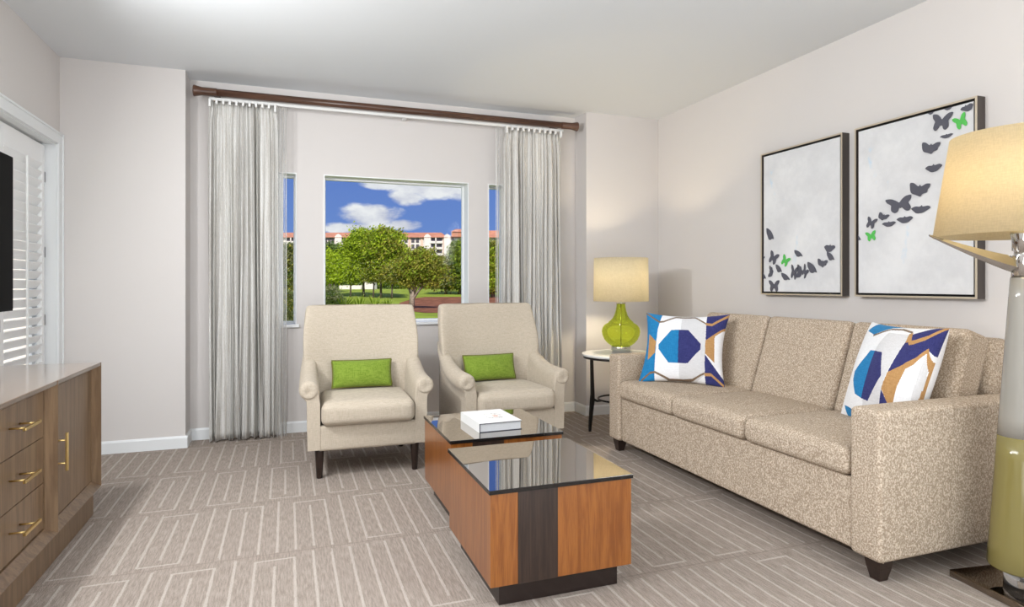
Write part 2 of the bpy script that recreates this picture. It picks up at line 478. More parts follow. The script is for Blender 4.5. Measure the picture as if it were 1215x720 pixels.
struct(G().box(2.545, YB, 0, XR, 5.52, H).build('wall_back_right', 'wall'), 'wall projection right of the window recess')
W = [(-.16, .076), (.284, 1.507), (1.686, 1.96)]
ZS, ZT = .862, 2.078
g = G().box(-.69, YA, 0, 2.545, 5.52, ZS).box(-.69, YA, ZT, 2.545, 5.52, H)
xs = [-.69] + [v for w_ in W for v in w_] + [2.545]
for k in range(0, 8, 2): g.box(xs[k], YA, ZS, xs[k + 1], 5.52, ZT)
struct(g.build('wall_back', 'wall'), 'recessed wall holding three windows')
for k, (a, b_) in enumerate(W):
    fw = .022
    fl_ = .135 if k == 0 else fw; fr_ = .115 if k == 2 else fw  # extra-wide white outer stiles stand in for blown-out backlight beside the curtains
    g = G()
    y0, y1 = 5.415, 5.455
    g.box(a, y0 - (.11 if k == 0 else 0), ZS, a + fl_, y1, ZT, .003).box(b_ - fr_, y0, ZS, b_, y1, ZT, .003)
    g.box(a + fl_, y0, ZT - fw, b_ - fr_, y1, ZT, .003).box(a + fl_, y0, ZS, b_ - fr_, y1, ZS + fw, .003)
    # painted reveal lining
    g.box(a, 5.28, ZS, a + .008, y0, ZT).box(b_ - .008, 5.28, ZS, b_, y0, ZT).box(a + .008, 5.2801, ZT - .008, b_ - .008, y0, ZT)
    o = struct(g.build('window_%d' % (k + 1), 'white'), ['narrow left window beside the curtain', 'wide middle window above the armchairs', 'narrow right window beside the curtain'][k])
    G().box(a + fl_, 5.432, ZS + fw, b_ - fr_, 5.436, ZT - fw).build('pane', 'pane', o)
    G().box(a - .02, 5.262, ZS - .022, b_ + .02, y0, ZS + .004, .004).build('sill', 'white', o)

def baseboard(name, x0, y0, x1, y1, side):
    t, h = .014, .088
    g = G()
    if side == 'y-': g.box(x0, y0 - t, 0, x1, y0, h - .014).prism([(0, 0), (t, 0), (t * .45, .014), (0, .014)], x0, x1, mtx=Matrix(((0, 0, 1, 0), (-1, 0, 0, y0), (0, 1, 0, h - .014), (0, 0, 0, 1))))
    elif side == 'x-': g.box(x0 - t, y0, 0, x0, y1, h - .014).prism([(0, 0), (t, 0), (t * .45, .014), (0, .014)], y0, y1, mtx=Matrix(((-1, 0, 0, x0), (0, 0, 1, 0), (0, 1, 0, h - .014), (0, 0, 0, 1))))
    else: g.box(x0, y0, 0, x0 + t, y1, h - .014).prism([(0, 0), (t, 0), (t * .45, .014), (0, .014)], y0, y1, mtx=Matrix(((1, 0, 0, x0), (0, 0, 1, 0), (0, 1, 0, h - .014), (0, 0, 0, 1))))
    return struct(g.build(name, 'trim'))
baseboard('baseboard_back_left', XL, YB, -.69 + .014, YB, 'y-')
baseboard('baseboard_left_return', -.69, YB, -.69, YA - .014, 'x+')
baseboard('baseboard_back', -.69, YA, 2.545, YA, 'y-')
baseboard('baseboard_right_return', 2.545, YB, 2.545, YA - .014, 'x-')
baseboard('baseboard_back_right', 2.545 - .014, YB, XR - .014, YB, 'y-')
baseboard('baseboard_right', XR, YF, XR, YB, 'x-')
baseboard('baseboard_left', XL, YF, XL, DY0 - .07, 'x+')

# door in the left wall: casing, jambs, glazed leaf
g = G()
cw = .075
g.box(XL, DY1 - .004, 0, XL + .02, DY1 + cw, DZ + cw, .004).box(XL, DY0 - cw, 0, XL + .02, DY0 + .004, DZ + cw, .004)
g.box(XL, DY0 + .004, DZ - .004, XL + .02, DY1 - .004, DZ + cw, .004)
g.box(XL, DY1 + cw - .016, 0, XL + .028, DY1 + cw, DZ + cw, .004).box(XL, DY0 - cw, DZ + cw - .016, XL + .027, DY1 + cw - .016, DZ + cw - .0005, .004)
g.box(-1.61, DY1 - .012, 0, XL + .004, DY1, DZ).box(-1.61, DY0, 0, XL + .004, DY0 + .012, DZ).box(-1.61, DY0, DZ - .012, XL + .004, DY1, DZ)
g.box(-1.606, DY0 + .012, .0, -1.575, DY0 + .07, DZ - .012).box(-1.606, DY1 - .06, 0, -1.575, DY1 - .012, DZ - .012)
g.box(-1.606, 3.92, 0, -1.575, 4.0, DZ - .012).box(-1.606, DY0, 0, -1.575, DY1, .10).box(-1.606, DY0, DZ - .09, -1.575, DY1, DZ - .012)
door = struct(g.build('door_1', 'trim'), 'white framed glass balcony door behind shutters')
G().box(-1.594, DY0 + .07, .10, -1.588, DY1 - .06, DZ - .09).build('pane', 'pane', door)
def shutter(y0, y1, label):
    t = thing('plantation_shutter', label, 'shutter', (-1.53, (y0 + y1) / 2, 0), 0, 'shutters over the balcony door')
    z0, z1 = .02, 2.108
    L = (y1 - y0) / 2; sw = .052; x0, x1 = -.014, .014
    G().box(x0, -L, z0, x1, -L + sw, z1, .003).box(x0, L - sw, z0, x1, L, z1, .003).box(x0, -L + sw, z1 - .140, x1, L - sw, z1, .003).box(x0, -L + sw, z0, x1, L - sw, z0 + .13, .003).build('frame', 'shutter', t)
    g = G(); z = z0 + .155; a = math.radians(-55)
    while z < z1 - .128:
        mt = Matrix.Translation((0, 0, z)) @ Matrix.Rotation(a, 4, 'Y')
        g.rbox(0, 0, 0, .062, 2 * L - 2 * sw - .006, .009, .0044, n=2, rn=2, mtx=mt)
        z += .0595
    g.build('louvers', 'shutter', t)
    yb = -.01 if y0 > 3.9 else 0
    G().box(.028, yb - .006, z0 + .15, .040, yb + .006, z1 - .13, .002).build('tilt_rod', 'shutter', t)
    for zz in (1.90, 1.40, .95, .35):
        G().box(.008, L - .004, zz - .035, .018, L + .006, zz + .035, .002).build('hinge', 'hinge', t)
    return t
shutter(4.27, DY1 - .022, 'white louvered shutter next to the wall corner, right of the television')
shutter(3.54, 4.262, 'white louvered shutter panel behind the television')

struct(G().box(-3.4, 2.0, -.30, -1.61, 5.75, -.10).box(-3.4, 5.55, -.10, -1.61, 5.75, 2.9).build('louver_backdrop', 'stucco'), 'added white wall that brightens the gaps between the louvers')  # wall and slab added outside to whiten the view through the louvers

# ------------------------------------------------------------------ curtain rod, track, curtains
rod = thing('curtain_rod', 'long dark brown wooden curtain rod under the ceiling', 'curtain rod', (.93, 5.10, 2.61))
G().tube([(-.64 - .93 + .10, 0, 0), (2.475 - .93 - .10, 0, 0)], .027, 20).build('rod', 'bronze', rod)
for s_ in (-1, 1):
    e = (-.645 - .93) if s_ < 0 else (2.475 - .93)
    G().lathe([(.027, 0), (.030, .004), (.030, .10), (.031, .104), (.041, .150), (.041, .156), (.036, .158)], 24,
              mtx=Matrix.Translation((e - s_ * .158, 0, 0)) @ Matrix.Rotation(s_ * PI / 2, 4, 'Y')).build('end_cap', 'bronze', rod)
for bx in (-.50, 2.30):
    G().box(bx - .93 - .012, .02, -.014, bx - .93 + .012, .19, .014, .003).box(bx - .93 - .022, .173, -.035, bx - .93 + .022, .187, .035, .003).build('bracket', 'bronze', rod)
track = thing('curtain_track', 'slim white curtain track just below the brown rod', 'curtain track', (.93, 5.16, 2.575))
G().box(-1.475, -.014, -.010, 1.43, .014, .012, .003).build('rail', 'carrier', track)
for bx in (-1.3, 0, 1.3): G().box(bx - .015, .012, -.008, bx + .015, .126, .010, .003).build('bracket', 'carrier', track)

def curtain(name, label, x0, x1, seed, group, spread, sparse_side):
    rnd = random.Random(seed)
    t = thing(name, label, 'curtain', ((x0 + x1) / 2, 5.16, 0), 0, group)
    w = x1 - x0; nu, nv = 260, 40
    ph = [rnd.uniform(0, 6.28) for _ in range(8)]
    z0, z1 = .006, 2.557
    me_v = []
    g = G(); grid = []
    for j in range(nv + 1):
        tz = j / nv; z = z0 + (z1 - z0) * tz
        row = []
        for i in range(nu + 1):
            u = i / nu
            x = -w / 2 + w * u
            # folds hang straight from the heading and wander towards the hem
            wand = (1 - tz) * .020 * math.sin(3.1 * u * 6 + ph[0] + tz * 2) + (1 - tz) ** 2 * .014 * math.sin(u * 40 + ph[1])
            amp = .016 + .010 * math.sin(u * 9 + ph[2]) + .008 * math.sin(u * 23 + ph[7]) + .010 * (1 - tz)
            k = 2 * PI * (12.5 * u + .35 * math.sin(u * 5 + ph[3]) + .22 * math.sin(u * 31 + ph[1]))
            y = amp * math.sin(k + ph[4] + .5 * (1 - tz) * math.sin(u * 7 + ph[5])) + .010 * math.sin(2.3 * k + ph[6]) * (1.2 - tz)
            fl = 1 + spread * (1 - tz) ** 1.5
            pinch = 1 - .05 * math.exp(-((tz - .985) / .02) ** 2)
            row.append(g.bm.verts.new((x * fl * pinch + wand, y * (.55 + .45 * min(1, (1 - tz) * 6)), z + (.010 * abs(math.sin(k * .5)) if j == 0 else 0))))
        grid.append(row)
    for j in range(nv):
        for i in range(nu):
            f = g.bm.faces.new((grid[j][i], grid[j][i + 1], grid[j + 1][i + 1], grid[j + 1][i])); f.smooth = True
    cl = g.build('curtain_panel', 'sheer', t)
    md = cl.modifiers.new('thick', 'SOLIDIFY'); md.thickness = .002
    # fine single leading edge of the cloth beside the window
    e0, e1 = (w / 2 - .012, w / 2 + .066) if sparse_side > 0 else (-w / 2 - .075, -w / 2 + .012)
    g = G(); grid = []
    for j in range(13):
        z = z0 + (z1 - z0) * j / 12
        grid.append([g.bm.verts.new((e0 + (e1 - e0) * i / 24, .010 * math.sin(i * .8 + ph[0]) + .004 * math.sin(i * 2.1 + j * .3), z)) for i in range(25)])
    for j in range(12):
        for i in range(24):
            f = g.bm.faces.new((grid[j][i], grid[j][i + 1], grid[j + 1][i + 1], grid[j + 1][i])); f.smooth = True
    g.build('leading_edge', 'voile', t)
    g = G()
    for q in (.16, .62, .95):
        xq = e0 + (e1 - e0) * q; g.tube([(xq, -.014, z0), (xq + .002, -.012, (z0 + z1) / 2), (xq, -.014, z1)], .0028, 6)
    g.build('hem_cord', 'sheer', t)
    n = 11
    for k in range(n):
        xx_ = -w / 2 * .93 + w * .93 * k / (n - 1)
        hgt = .036 if k not in (0, n - 1) else .06
        G().box(xx_ - .008, -.042, 2.55 - hgt + .02, xx_ + .008, -.012, 2.566, .003).build('carrier', 'carrier', t)
    return t
curtain('sheer_curtain', 'pale grey sheer curtain hanging left of the windows, nearest the television', -.555, -.065, 3, 'sheer window curtains', .02, 1)
curtain('sheer_curtain', 'pale grey sheer curtain hanging right of the windows, behind the right armchair', 1.79, 2.345, 11, 'sheer window curtains', .05, -1)

# ------------------------------------------------------------------ armchairs
def superloop(w, yc, th, wing, z, n=44, e=5.0, back=0.02):
    lp = []
    for k in range(n):
        a = 2 * PI * k / n; c_, s_ = math.cos(a), math.sin(a)
        xr = math.copysign(abs(c_) ** (2 / e), c_); yr = math.copysign(abs(s_) ** (2 / e), s_)
        y = yc + yr * th / 2 - wing * abs(xr) ** 2.6
        lp.append((xr * w, y, z))
    return lp
def armchair(label, loc, rz):
    t = thing('armchair', label, 'armchair', loc, rz, 'cream armchairs by the window')
    # body below the seat
    G().rbox(0, .33, .248, .706, .60, .156, .018, n=6).rbox(0, .045, .248, .60, .085, .156, .018, n=6).build('seat_base', 'cream', t)
    # back
    zs = [.18, .40, .55, .70, .80, .88, .95, 1.0, 1.025, 1.038, 1.044]
    ws = [.335, .352, .372, .388, .390, .386, .379, .373, .369, .360, .335]
    yf = [.455, .468, .488, .512, .53, .545, .558, .568, .575, .582, .592]
    th = [.17, .17, .16, .145, .135, .13, .125, .12, .105, .08, .045]
    wg = [.0, .04, .09, .115, .105, .088, .072, .060, .054, .05, .048]
    loops = [superloop(ws[i], yf[i] + th[i] / 2, th[i], wg[i], zs[i]) for i in range(len(zs))]
    bk = G().loft(loops).build('backrest', 'cream', t)
    md = bk.modifiers.new('sub', 'SUBSURF'); md.levels = 1; md.render_levels = 1
    # rolled arms sweeping up into the back
    Y = [0, .012, .06, .14, .22, .30, .38, .45, .52, .58]
    Zt = [.592, .598, .600, .602, .609, .624, .650, .686, .73, .78]
    Rr = [.050, .057, .060, .060, .059, .057, .054, .050, .045, .038]
    Xc = [.352, .352, .352, .352, .352, .352, .352, .350, .347, .344]
    for s_ in (-1, 1):
        loops = []
        for i, y in enumerate(Y):
            r_, zt, xc = Rr[i], Zt[i], Xc[i]
            xin, xpan = .288, .364
            pts = [(xin, .18), (xin, .30), (xin + .001, zt - 2.6 * r_ if i < 8 else zt - .16), (xc - r_ * 1.02, zt - 1.5 * r_)]
            for k in range(13):
                a = math.radians(178 - k * 19.5)
                pts.append((xc + r_ * math.cos(a), zt - r_ + r_ * math.sin(a)))
            pts += [(xpan + .004, zt - 2.15 * r_), (xpan, zt - 3.0 * r_), (xpan, .30), (xpan - .003, .18)]
            lp = [(s_ * p[0], y, p[1]) for p in pts]
            loops.append(lp)
        a_ = G().loft(loops).build('arm', 'cream', t)
        # gathered cloth rosette closing the roll
        loops = []; xc, zc, r0 = .352, .542, .050
        for q_, dy in ((1.0, .002), (.96, -.006), (.8, -.010), (.55, -.011), (.3, -.009), (.08, -.004)):
            lp = []
            for k in range(60):
                a = 2 * PI * k / 60
                pl = .0024 * abs(math.sin(a * 5.5 + q_)) ** .5 * (1 - abs(q_ - .55))
                lp.append((s_ * xc + r0 * q_ * math.cos(a) + s_ * .006 * (1 - q_), dy + pl, zc + r0 * q_ * math.sin(a) - .012 * (1 - q_)))
            loops.append(lp)
        G().loft(loops).build('arm_rosette', 'cream', a_)
    G().rbox(0, .222, .394, .566, .53, .138, .042, crown=.022, n=10, front=.012).build('seat_cushion', 'cream', t)
    for sx in (-1, 1):
        for y, lean in ((.045, 0), (.60, .05)):
            G().lathe([(.016, 0), (.018, .004), (.0275, .165), (.0275, .176)], 16,
                      mtx=Matrix.Translation((sx * .292, y, 0)) @ Matrix(((1, 0, 0, 0), (0, 1, -lean / .17 * 1, lean), (0, 0, 1, 0), (0, 0, 0, 1)))).build('leg', 'espresso', t)
    return t
CH1 = (.480, 3.935, 0); CH2 = (1.462, 3.945, 0)
ch1 = armchair('cream armchair on the left, beside the left curtain', CH1, math.radians(-1.5))
ch2 = copy_thing(ch1, CH2, math.radians(4), 'cream armchair on the right, behind the coffee table holding the book')

# ------------------------------------------------------------------ cushions
def pillow_mesh(w, h, T, pin, n, colour=None, mats=None, expo=.5, sag=0.0):
    g = G(); bm_ = g.bm
    def P(u, v, side):
        x = u * w / 2 * (1 - pin * (1 - v * v)); z = v * h / 2 * (1 - pin * (1 - u * u))
        k = max(0, (1 - u * u) * (1 - v * v)) ** expo
        wr = .004 * math.sin(7 * u + 3 * v) * k
        return (x, side * (T / 2 * k + wr), z)
    grid = {}
    for side in (-1, 1):
        for i in range(n + 1):
            for j in range(n + 1):
                u = -math.cos(PI * i / n) * .35 + (-1 + 2 * i / n) * .65; v = -math.cos(PI * j / n) * .35 + (-1 + 2 * j / n) * .65
                edge = i in (0, n) or j in (0, n)
                if edge and side > 0: grid[(side, i, j)] = grid[(-1, i, j)]; continue
                grid[(side, i, j)] = (bm_.verts.new(P(u, v, side)), u, v)
        for i in range(n):
            for j in range(n):
                q_ = [grid[(side, a, b_)] for a, b_ in ((i, j), (i + 1, j), (i + 1, j + 1), (i, j + 1))]
                f = bm_.faces.new([k[0] for k in q_] if side < 0 else [k[0] for k in reversed(q_)])
                f.smooth = True
                if colour: f.material_index = colour(sum(k[1] for k in q_) / 4, sum(k[2] for k in q_) / 4, side)
    return g
def rim(w, h, pin, r, n=24):
    pts = []
    for (u0, v0, u1, v1) in ((-1, -1, 1, -1), (1, -1, 1, 1), (1, 1, -1, 1), (-1, 1, -1, -1)):
        for k in range(n):
            u = u0 + (u1 - u0) * k / n; v = v0 + (v1 - v0) * k / n
            pts.append((u * w / 2 * (1 - pin * (1 - v * v)), 0, v * h / 2 * (1 - pin * (1 - u * u))))
    return G().tube(pts, r, 8, closed=True)

def lumbar(label, chair_loc, rz, dx):
    o = pillow_mesh(.40, .185, .11, .04, 24).build('lumbar_pillow', 'green')
    m_ = Matrix.Translation(chair_loc) @ Matrix.Rotation(rz, 4, 'Z') @ Matrix.Translation((dx, .418, .578)) @ Matrix.Rotation(math.radians(-17), 4, 'X')
    o.location = m_.translation; o.rotation_euler = m_.to_euler()
    tag(o, label, 'cushion', 'green pillows on the armchairs')
    rim(.40, .185, .04, .005).build('piping', 'green_cord', o)
lumbar('lime green lumbar pillow on the left armchair', CH1, math.radians(-1.5), -.005)
lumbar('lime green lumbar pillow on the right armchair', CH2, math.radians(4), -.03)

def inpoly(p, poly):
    x, y = p; r_ = False; j = len(poly) - 1
    for i in range(len(poly)):
        xi, yi = poly[i]; xj, yj = poly[j]
        if (yi > y) != (yj > y) and x < (xj - xi) * (y - yi) / (yj - yi) + xi: r_ = not r_
        j = i
    return r_
def band(pts, w):
    """polygon of a stroke"""
    a = [(x, y - w / 2) for x, y in pts]; b_ = [(x, y + w / 2) for x, y in reversed(pts)]
    return a + b_
PM = ['p_white', 'p_grey', 'p_blue', 'p_navy', 'p_tan', 'p_brown']
WH, GR, BL, NV, TN, BR = range(6)
def printed(layers, corners, pin):
    TL, TR, BLc, BRc = corners
    def col(u, v, side):
        if side > 0: return WH
        x_ = u * (1 - pin * (1 - v * v)); z_ = v * (1 - pin * (1 - u * u))
        s_ = (x_ + 1) / 2; t_ = (z_ + 1) / 2
        px = (BLc[0] * (1 - s_) + BRc[0] * s_) * (1 - t_) + (TL[0] * (1 - s_) + TR[0] * s_) * t_
        py = (BLc[1] * (1 - s_) + BRc[1] * s_) * (1 - t_) + (TL[1] * (1 - s_) + TR[1] * s_) * t_
        c_ = WH
        for mi, poly in layers:
            if inpoly((px, py), poly): c_ = mi
        return c_
    return col
LA = [(WH, [(0, 0), (1000, 0), (1000, 800), (0, 800)]),
      (BL, [(200, 60), (408, 130), (385, 260), (372, 610), (200, 640)]),
      (TN, [(325, 285), (380, 340), (376, 410), (325, 450)]),
      (NV, [(708, 100), (920, 100), (830, 240), (700, 335)]), (NV, [(694, 425), (860, 680), (690, 690)]),
      (TN, [(697, 350), (754, 300), (750, 480), (694, 420)]), (TN, [(697, 338), (755, 290), (830, 225), (830, 240), (760, 312), (697, 360)]),
      (WH, [(757, 305), (830, 240), (830, 590), (757, 480)]),
      (GR, [(545, 175), (625, 172), (703, 225), (690, 560), (615, 610), (532, 600)]),
      (BL, [(398, 362), (478, 268), (530, 268), (528, 482), (468, 478), (400, 390)]),
      (NV, [(530, 268), (592, 270), (672, 362), (668, 400), (590, 486), (528, 482)]),
      (BR, band([(280, 135), (390, 208), (420, 206), (500, 174), (545, 176), (630, 172), (700, 218)], 12)),
      (TN, band([(700, 222), (740, 226), (860, 135)], 18)),
      (BR, band([(282, 572), (345, 530), (378, 528), (470, 574), (560, 582), (615, 582), (690, 548)], 13)),
      (TN, band([(690, 556), (728, 556), (800, 625)], 18))]
# narrow brown outline on the left panel edge is printed by the stroke above
# the cushion's tip corners in the print drawing
ca = ((280, 130), (850, 130), (262, 578), (806, 640))
PIN = .12
o = pillow_mesh(.575, .52, .17, PIN, 240, printed(LA, ca, PIN), None, .42).build('throw_pillow', PM)
tag(o, 'square geometric print cushion showing a full blue octagon, on the far end of the sofa', 'cushion', 'printed cushions on the sofa')
o.location = (2.55, 3.60, .745); o.rotation_euler = (math.radians(-24), 0, math.radians(-47))
LB = [(WH, [(0, 0), (1200, 0), (1200, 800), (0, 800)]),
      (BL, [(300, 60), (400, 140), (330, 150), (262, 190), (240, 170)]),
      (BL, [(150, 540), (180, 560), (215, 630), (190, 640), (150, 590)]),
      (GR, [(330, 180), (440, 190), (372, 400), (335, 560), (235, 580), (245, 510), (270, 515), (352, 395), (333, 290), (290, 275)]),
      (BL, [(205, 380), (265, 274), (293, 277), (238, 508), (207, 490), (199, 420)]),
      (NV, [(293, 277), (335, 285), (352, 395), (270, 516), (238, 508)]),
      (NV, [(442, 190), (560, 150), (700, 100), (720, 300), (610, 258), (383, 375)]),
      (NV, [(357, 455), (420, 545), (400, 640), (330, 640), (337, 550)]),
      (TN, [(383, 375), (480, 335), (440, 430), (415, 545), (358, 452)]),
      (TN, [(383, 375), (470, 322), (612, 252), (690, 330), (660, 420), (600, 560), (560, 560), (640, 400), (652, 345), (615, 275), (475, 350)]),
      (WH, [(475, 350), (612, 275), (560, 540), (415, 545), (440, 430)]),
      (GR, [(612, 275), (650, 345), (640, 410), (590, 560), (545, 600), (560, 500)]),
      (BR, band([(262, 195), (330, 158), (380, 158), (440, 178)], 10)),
      (TN, band([(432, 200), (455, 232), (480, 228), (700, 150)], 22)), (TN, [(428, 185), (445, 178), (460, 225), (432, 232)]),
      (BR, band([(175, 560), (200, 600), (225, 625)], 9))]
cb = ((315, 98), (696, 140), (172, 612), (600, 640))
FX = [(-1, 180), (-.8, 195), (-.6, 212), (-.4, 236), (-.2, 267), (0, 302), (.2, 342), (.4, 387), (.6, 437), (.8, 500), (1, 648)]
def printed_b(u, v, side):
    if side > 0: return WH
    for (u0, a0), (u1, a1) in zip(FX, FX[1:]):
        if u <= u1 or u1 == 1:
            x_ = a0 + (a1 - a0) * (u - u0) / (u1 - u0); break
    s_ = (u + 1) / 2; t_ = (v * .93 + 1) / 2
    px = x_ + v * (62 * (1 - s_) + 46 * s_)
    py = (612 * (1 - s_) + 640 * s_) * (1 - t_) + (98 * (1 - s_) + 140 * s_) * t_
    c_ = WH
    for mi, poly in LB:
        if inpoly((px, py), poly): c_ = mi
    return c_
o = pillow_mesh(.485, .53, .20, .07, 240, printed_b, None, .42).build('throw_pillow', PM)
tag(o, 'square geometric print cushion propped against the near sofa arm', 'cushion', 'printed cushions on the sofa')
o.location = (2.745, 2.205, .740); o.rotation_euler = (math.radians(-20), 0, math.radians(-102))

# ------------------------------------------------------------------ sofa
SO = (2.70, 2.895, 0)
sofa = thing('sofa', 'long beige boucle three seat sofa against the right wall', 'sofa', SO)
def sb(g, name, mat='boucle', parent=None): return g.build(name, mat, parent or sofa, shift=SO)
for (y0, y1) in ((1.80, 1.947), (3.843, 3.99)):
    a_ = sb(G().rbox(2.70, (y0 + y1) / 2, .385, 1.03, y1 - y0, .60, .022, n=8, crown=.004), 'arm')
    pts = []
    for yy_ in (y0 + .002,):
        z_ = .662; x_ = 2.186 + .022
    ye = y0 - .001 if y0 < 2 else y0 - .001
    sb(G().tube([(2.203, y0 + .004, .09), (2.199, y0 + .003, .64), (2.204, y0 + .003, .662), (2.23, y0 + .003, .668), (3.19, y0 + .003, .668)], .0035, 6), 'arm_welt', 'boucle', a_)
sb(G().rbox(2.70, 2.895, .238, .99, 1.892, .296, .014, n=10), 'sofa_base')
for k in range(3):
    yc = 1.947 + .632 * (k + .5)
    sb(G().rbox(2.49, yc, .449, .635, .626, .122, .040, crown=.016, n=10), 'seat_cushion')
sb(G().rbox(3.14, 2.895, .60, .19, 1.89, .66, .05, n=10), 'back_frame')
for k in range(3):
    yc = 1.947 + .632 * (k + .5)
    ang = math.radians(18)
    mt = Matrix.Translation((2.83 + .090 * math.cos(ang), yc, .745 - .09 * math.sin(ang))) @ Matrix.Rotation(ang, 4, 'Y')
    sb(G().rbox(0, 0, 0, .165, .622, .52, .035, n=10, mtx=mt), 'back_cushion')
for (lx, ly) in ((2.245, 1.858), (2.245, 3.93), (3.12, 1.858), (3.12, 3.93)):
    loops = []
    for z_, hw in ((0, .022), (.01, .0235), (.05, .032), (.088, .037), (.096, .037)):
        loops.append([(lx - hw, ly - hw, z_), (lx + hw, ly - hw, z_), (lx + hw, ly + hw, z_), (lx - hw, ly + hw, z_)])
    sb(G().loft(loops, smooth=False), 'leg', 'espresso')

# ------------------------------------------------------------------ coffee tables
def coffee_table(label, x0, y0, w, d):
    t = thing('coffee_table', label, 'coffee table', (x0 + w / 2, y0 + d / 2, 0), 0, 'cube coffee tables')
    hx, hy = w / 2, d / 2; i = .006
    s0 = -hx + .112; s1 = -hx + .272
    G().box(-hx + i, -hy + i, .085, hx - i, hy - i, .424, .0015).build('cabinet', 'cherry', t)
    for sy in (-1, 1):
        yb = sy * (hy - i)
        G().box(s0, min(yb, yb + sy * .0015) , .0845, s1, max(yb, yb + sy * .0015), .4235).build('dark_inlay', 'wenge', t)
    G().box(-hx + .05, -hy + .04, 0, hx - .05, hy - .04, .086).build('plinth', 'plinth', t)
    g = G().box(-hx, -hy, .424, hx, hy, .440, .0012)
    g.bm.normal_update()
    for f in g.bm.faces: f.material_index = 1 if f.normal.z > .95 else 0
    g.build('glass_top', ['glassedge', 'blackglass'], t)
    return t
coffee_table('nearer cherry wood cube coffee table with bare black glass top', .688, 2.140, .594, .618)
coffee_table('cherry wood cube coffee table with a book on its black glass top', .732, 2.885, .590, .612)

bk = thing('book', 'white hardback book lying on the rear coffee table', 'book', (1.02, 3.155, .440), math.radians(2))
bw, bd, bh = .230, .315, .045
G().box(-bw / 2 + .006, -bd / 2 + .005, .003, bw / 2 - .005, bd / 2 - .005, bh - .003).build('page_block', 'paper', bk)
G().box(-bw / 2, -bd / 2, 0, bw / 2, bd / 2, .003).box(-bw / 2, -bd / 2, bh - .003, bw / 2, bd / 2, bh).box(-bw / 2, -bd / 2, .003, -bw / 2 + .004, bd / 2, bh - .003).build('cover', 'navy', bk)
G().box(-bw / 2 - .001, -bd / 2 + .001, bh, bw / 2, bd / 2, bh + .0012).box(-bw / 2 - .0014, -bd / 2 + .001, 0, -bw / 2 - .0002, bd / 2, bh + .0012).build('dust_jacket', 'jacket', bk)
rnd = random.Random(5)
for mname, strokes in (('ink_grey', 9), ('ink_orange', 6)):
    g = G()
    for k in range(strokes):
        cx_, cy_ = (rnd.uniform(-.02, .06), rnd.uniform(-.07, .05)) if strokes > 6 else (.025, -.01); a0 = rnd.uniform(0, 6.28); L_ = rnd.uniform(.02, .055)
        pts = [(cx_ + L_ * (q / 6 - .5) * math.cos(a0) + .008 * math.sin(q), cy_ + L_ * (q / 6 - .5) * math.sin(a0) + .006 * math.cos(q * 1.3), bh + .0014) for q in range(7)]
        g.tube(pts, .0016, 5, mtx=Matrix.Translation((0, 0, bh + .0014)) @ Matrix.Diagonal((1, 1, .25, 1)) @ Matrix.Translation((0, 0, -bh - .0014)))
    g.build('cover_drawing', mname, bk)

# ------------------------------------------------------------------ media console
CO = (-1.185, 2.81, 0)
con = thing('media_console', 'long walnut brown media console with gold pulls along the left wall', 'console', CO)
XFc, XI = -.91, -.945
ZB, ZTc = .135, .78
CYS = [1.83, 2.485, 3.135, 3.79]
def cb_(g, name, mat, parent=None): return g.build(name, mat, parent or con, shift=CO)
g = G().box(-1.435, CYS[0], ZB, -.975, CYS[-1], ZTc - .018)
cb_(g, 'carcass', 'walnut')
g = G(); bvl = .034
def framepc(y0, y1):
    z0, z1 = ZB, ZTc - .0005
    o4 = [(XFc, y0, z0), (XFc, y1, z0), (XFc, y1, z1), (XFc, y0, z1)]
    i4 = [(XI, y0 + bvl, z0 + bvl), (XI, y1 - bvl, z0 + bvl), (XI, y1 - bvl, z1 - bvl), (XI, y0 + bvl, z1 - bvl)]
    j4 = [(XI - .03, p[1], p[2]) for p in i4]
    k4 = [(XI - .03, p[1], p[2]) for p in o4]
    t = bmesh.new()
    R_ = [[t.verts.new(p) for p in q] for q in (k4, o4, i4, j4)]
    for a, b_ in ((0, 1), (1, 2), (2, 3), (3, 0)):
        for k in range(4): t.faces.new((R_[a][k], R_[a][(k + 1) % 4], R_[b_][(k + 1) % 4], R_[b_][k]))
    bmesh.ops.recalc_face_normals(t, faces=t.faces[:]); g._merge(t)
for k in range(3): framepc(CYS[k], CYS[k + 1])
cb_(g, 'face_frame', 'walnut')
cb_(G().box(-1.435, CYS[0], ZTc - .018, XFc - .002, CYS[-1], ZTc, .001), 'console_top', 'walnut_top')
cb_(G().box(-1.43, CYS[0] + .04, 0, -.937, CYS[-1] - .035, ZB), 'plinth', 'walnut')
def pull(yc, zc, length, vert, parent):
    g = G(); xb = -.893; r_ = .0055
    dirv = (0, 0, 1) if vert else (0, 1, 0)
    e = [(xb, yc - dirv[1] * length / 2, zc - dirv[2] * length / 2), (xb, yc + dirv[1] * length / 2, zc + dirv[2] * length / 2)]
    g.box(min(e[0][0], e[1][0]) - r_, e[0][1] - (r_ if vert else 0), e[0][2] - (0 if vert else r_), e[0][0] + r_, e[1][1] + (r_ if vert else 0), e[1][2] + (0 if vert else r_), .0015)
    for q in (-.30, .30):
        py, pz = yc + dirv[1] * length * q, zc + dirv[2] * length * q
        g.tube([(xb, py, pz), (XI - .004, py, pz)], .004, 10)
    cb_(g, 'handle', 'brass', parent)
for k in (0, 2):
    y0, y1 = CYS[k] + bvl + .002, CYS[k + 1] - bvl - .002
    dr = cb_(G().box(-.965, y0, ZB + bvl + .002, XI - .002, y1, ZTc - bvl - .003, .001), 'door', 'walnut')
    pull(CYS[2] + .055 if k == 2 else CYS[1] - .055, .463, .165, True, dr)
zz0, zz1 = ZB + bvl + .002, ZTc - bvl - .003; hh_ = (zz1 - zz0) / 3
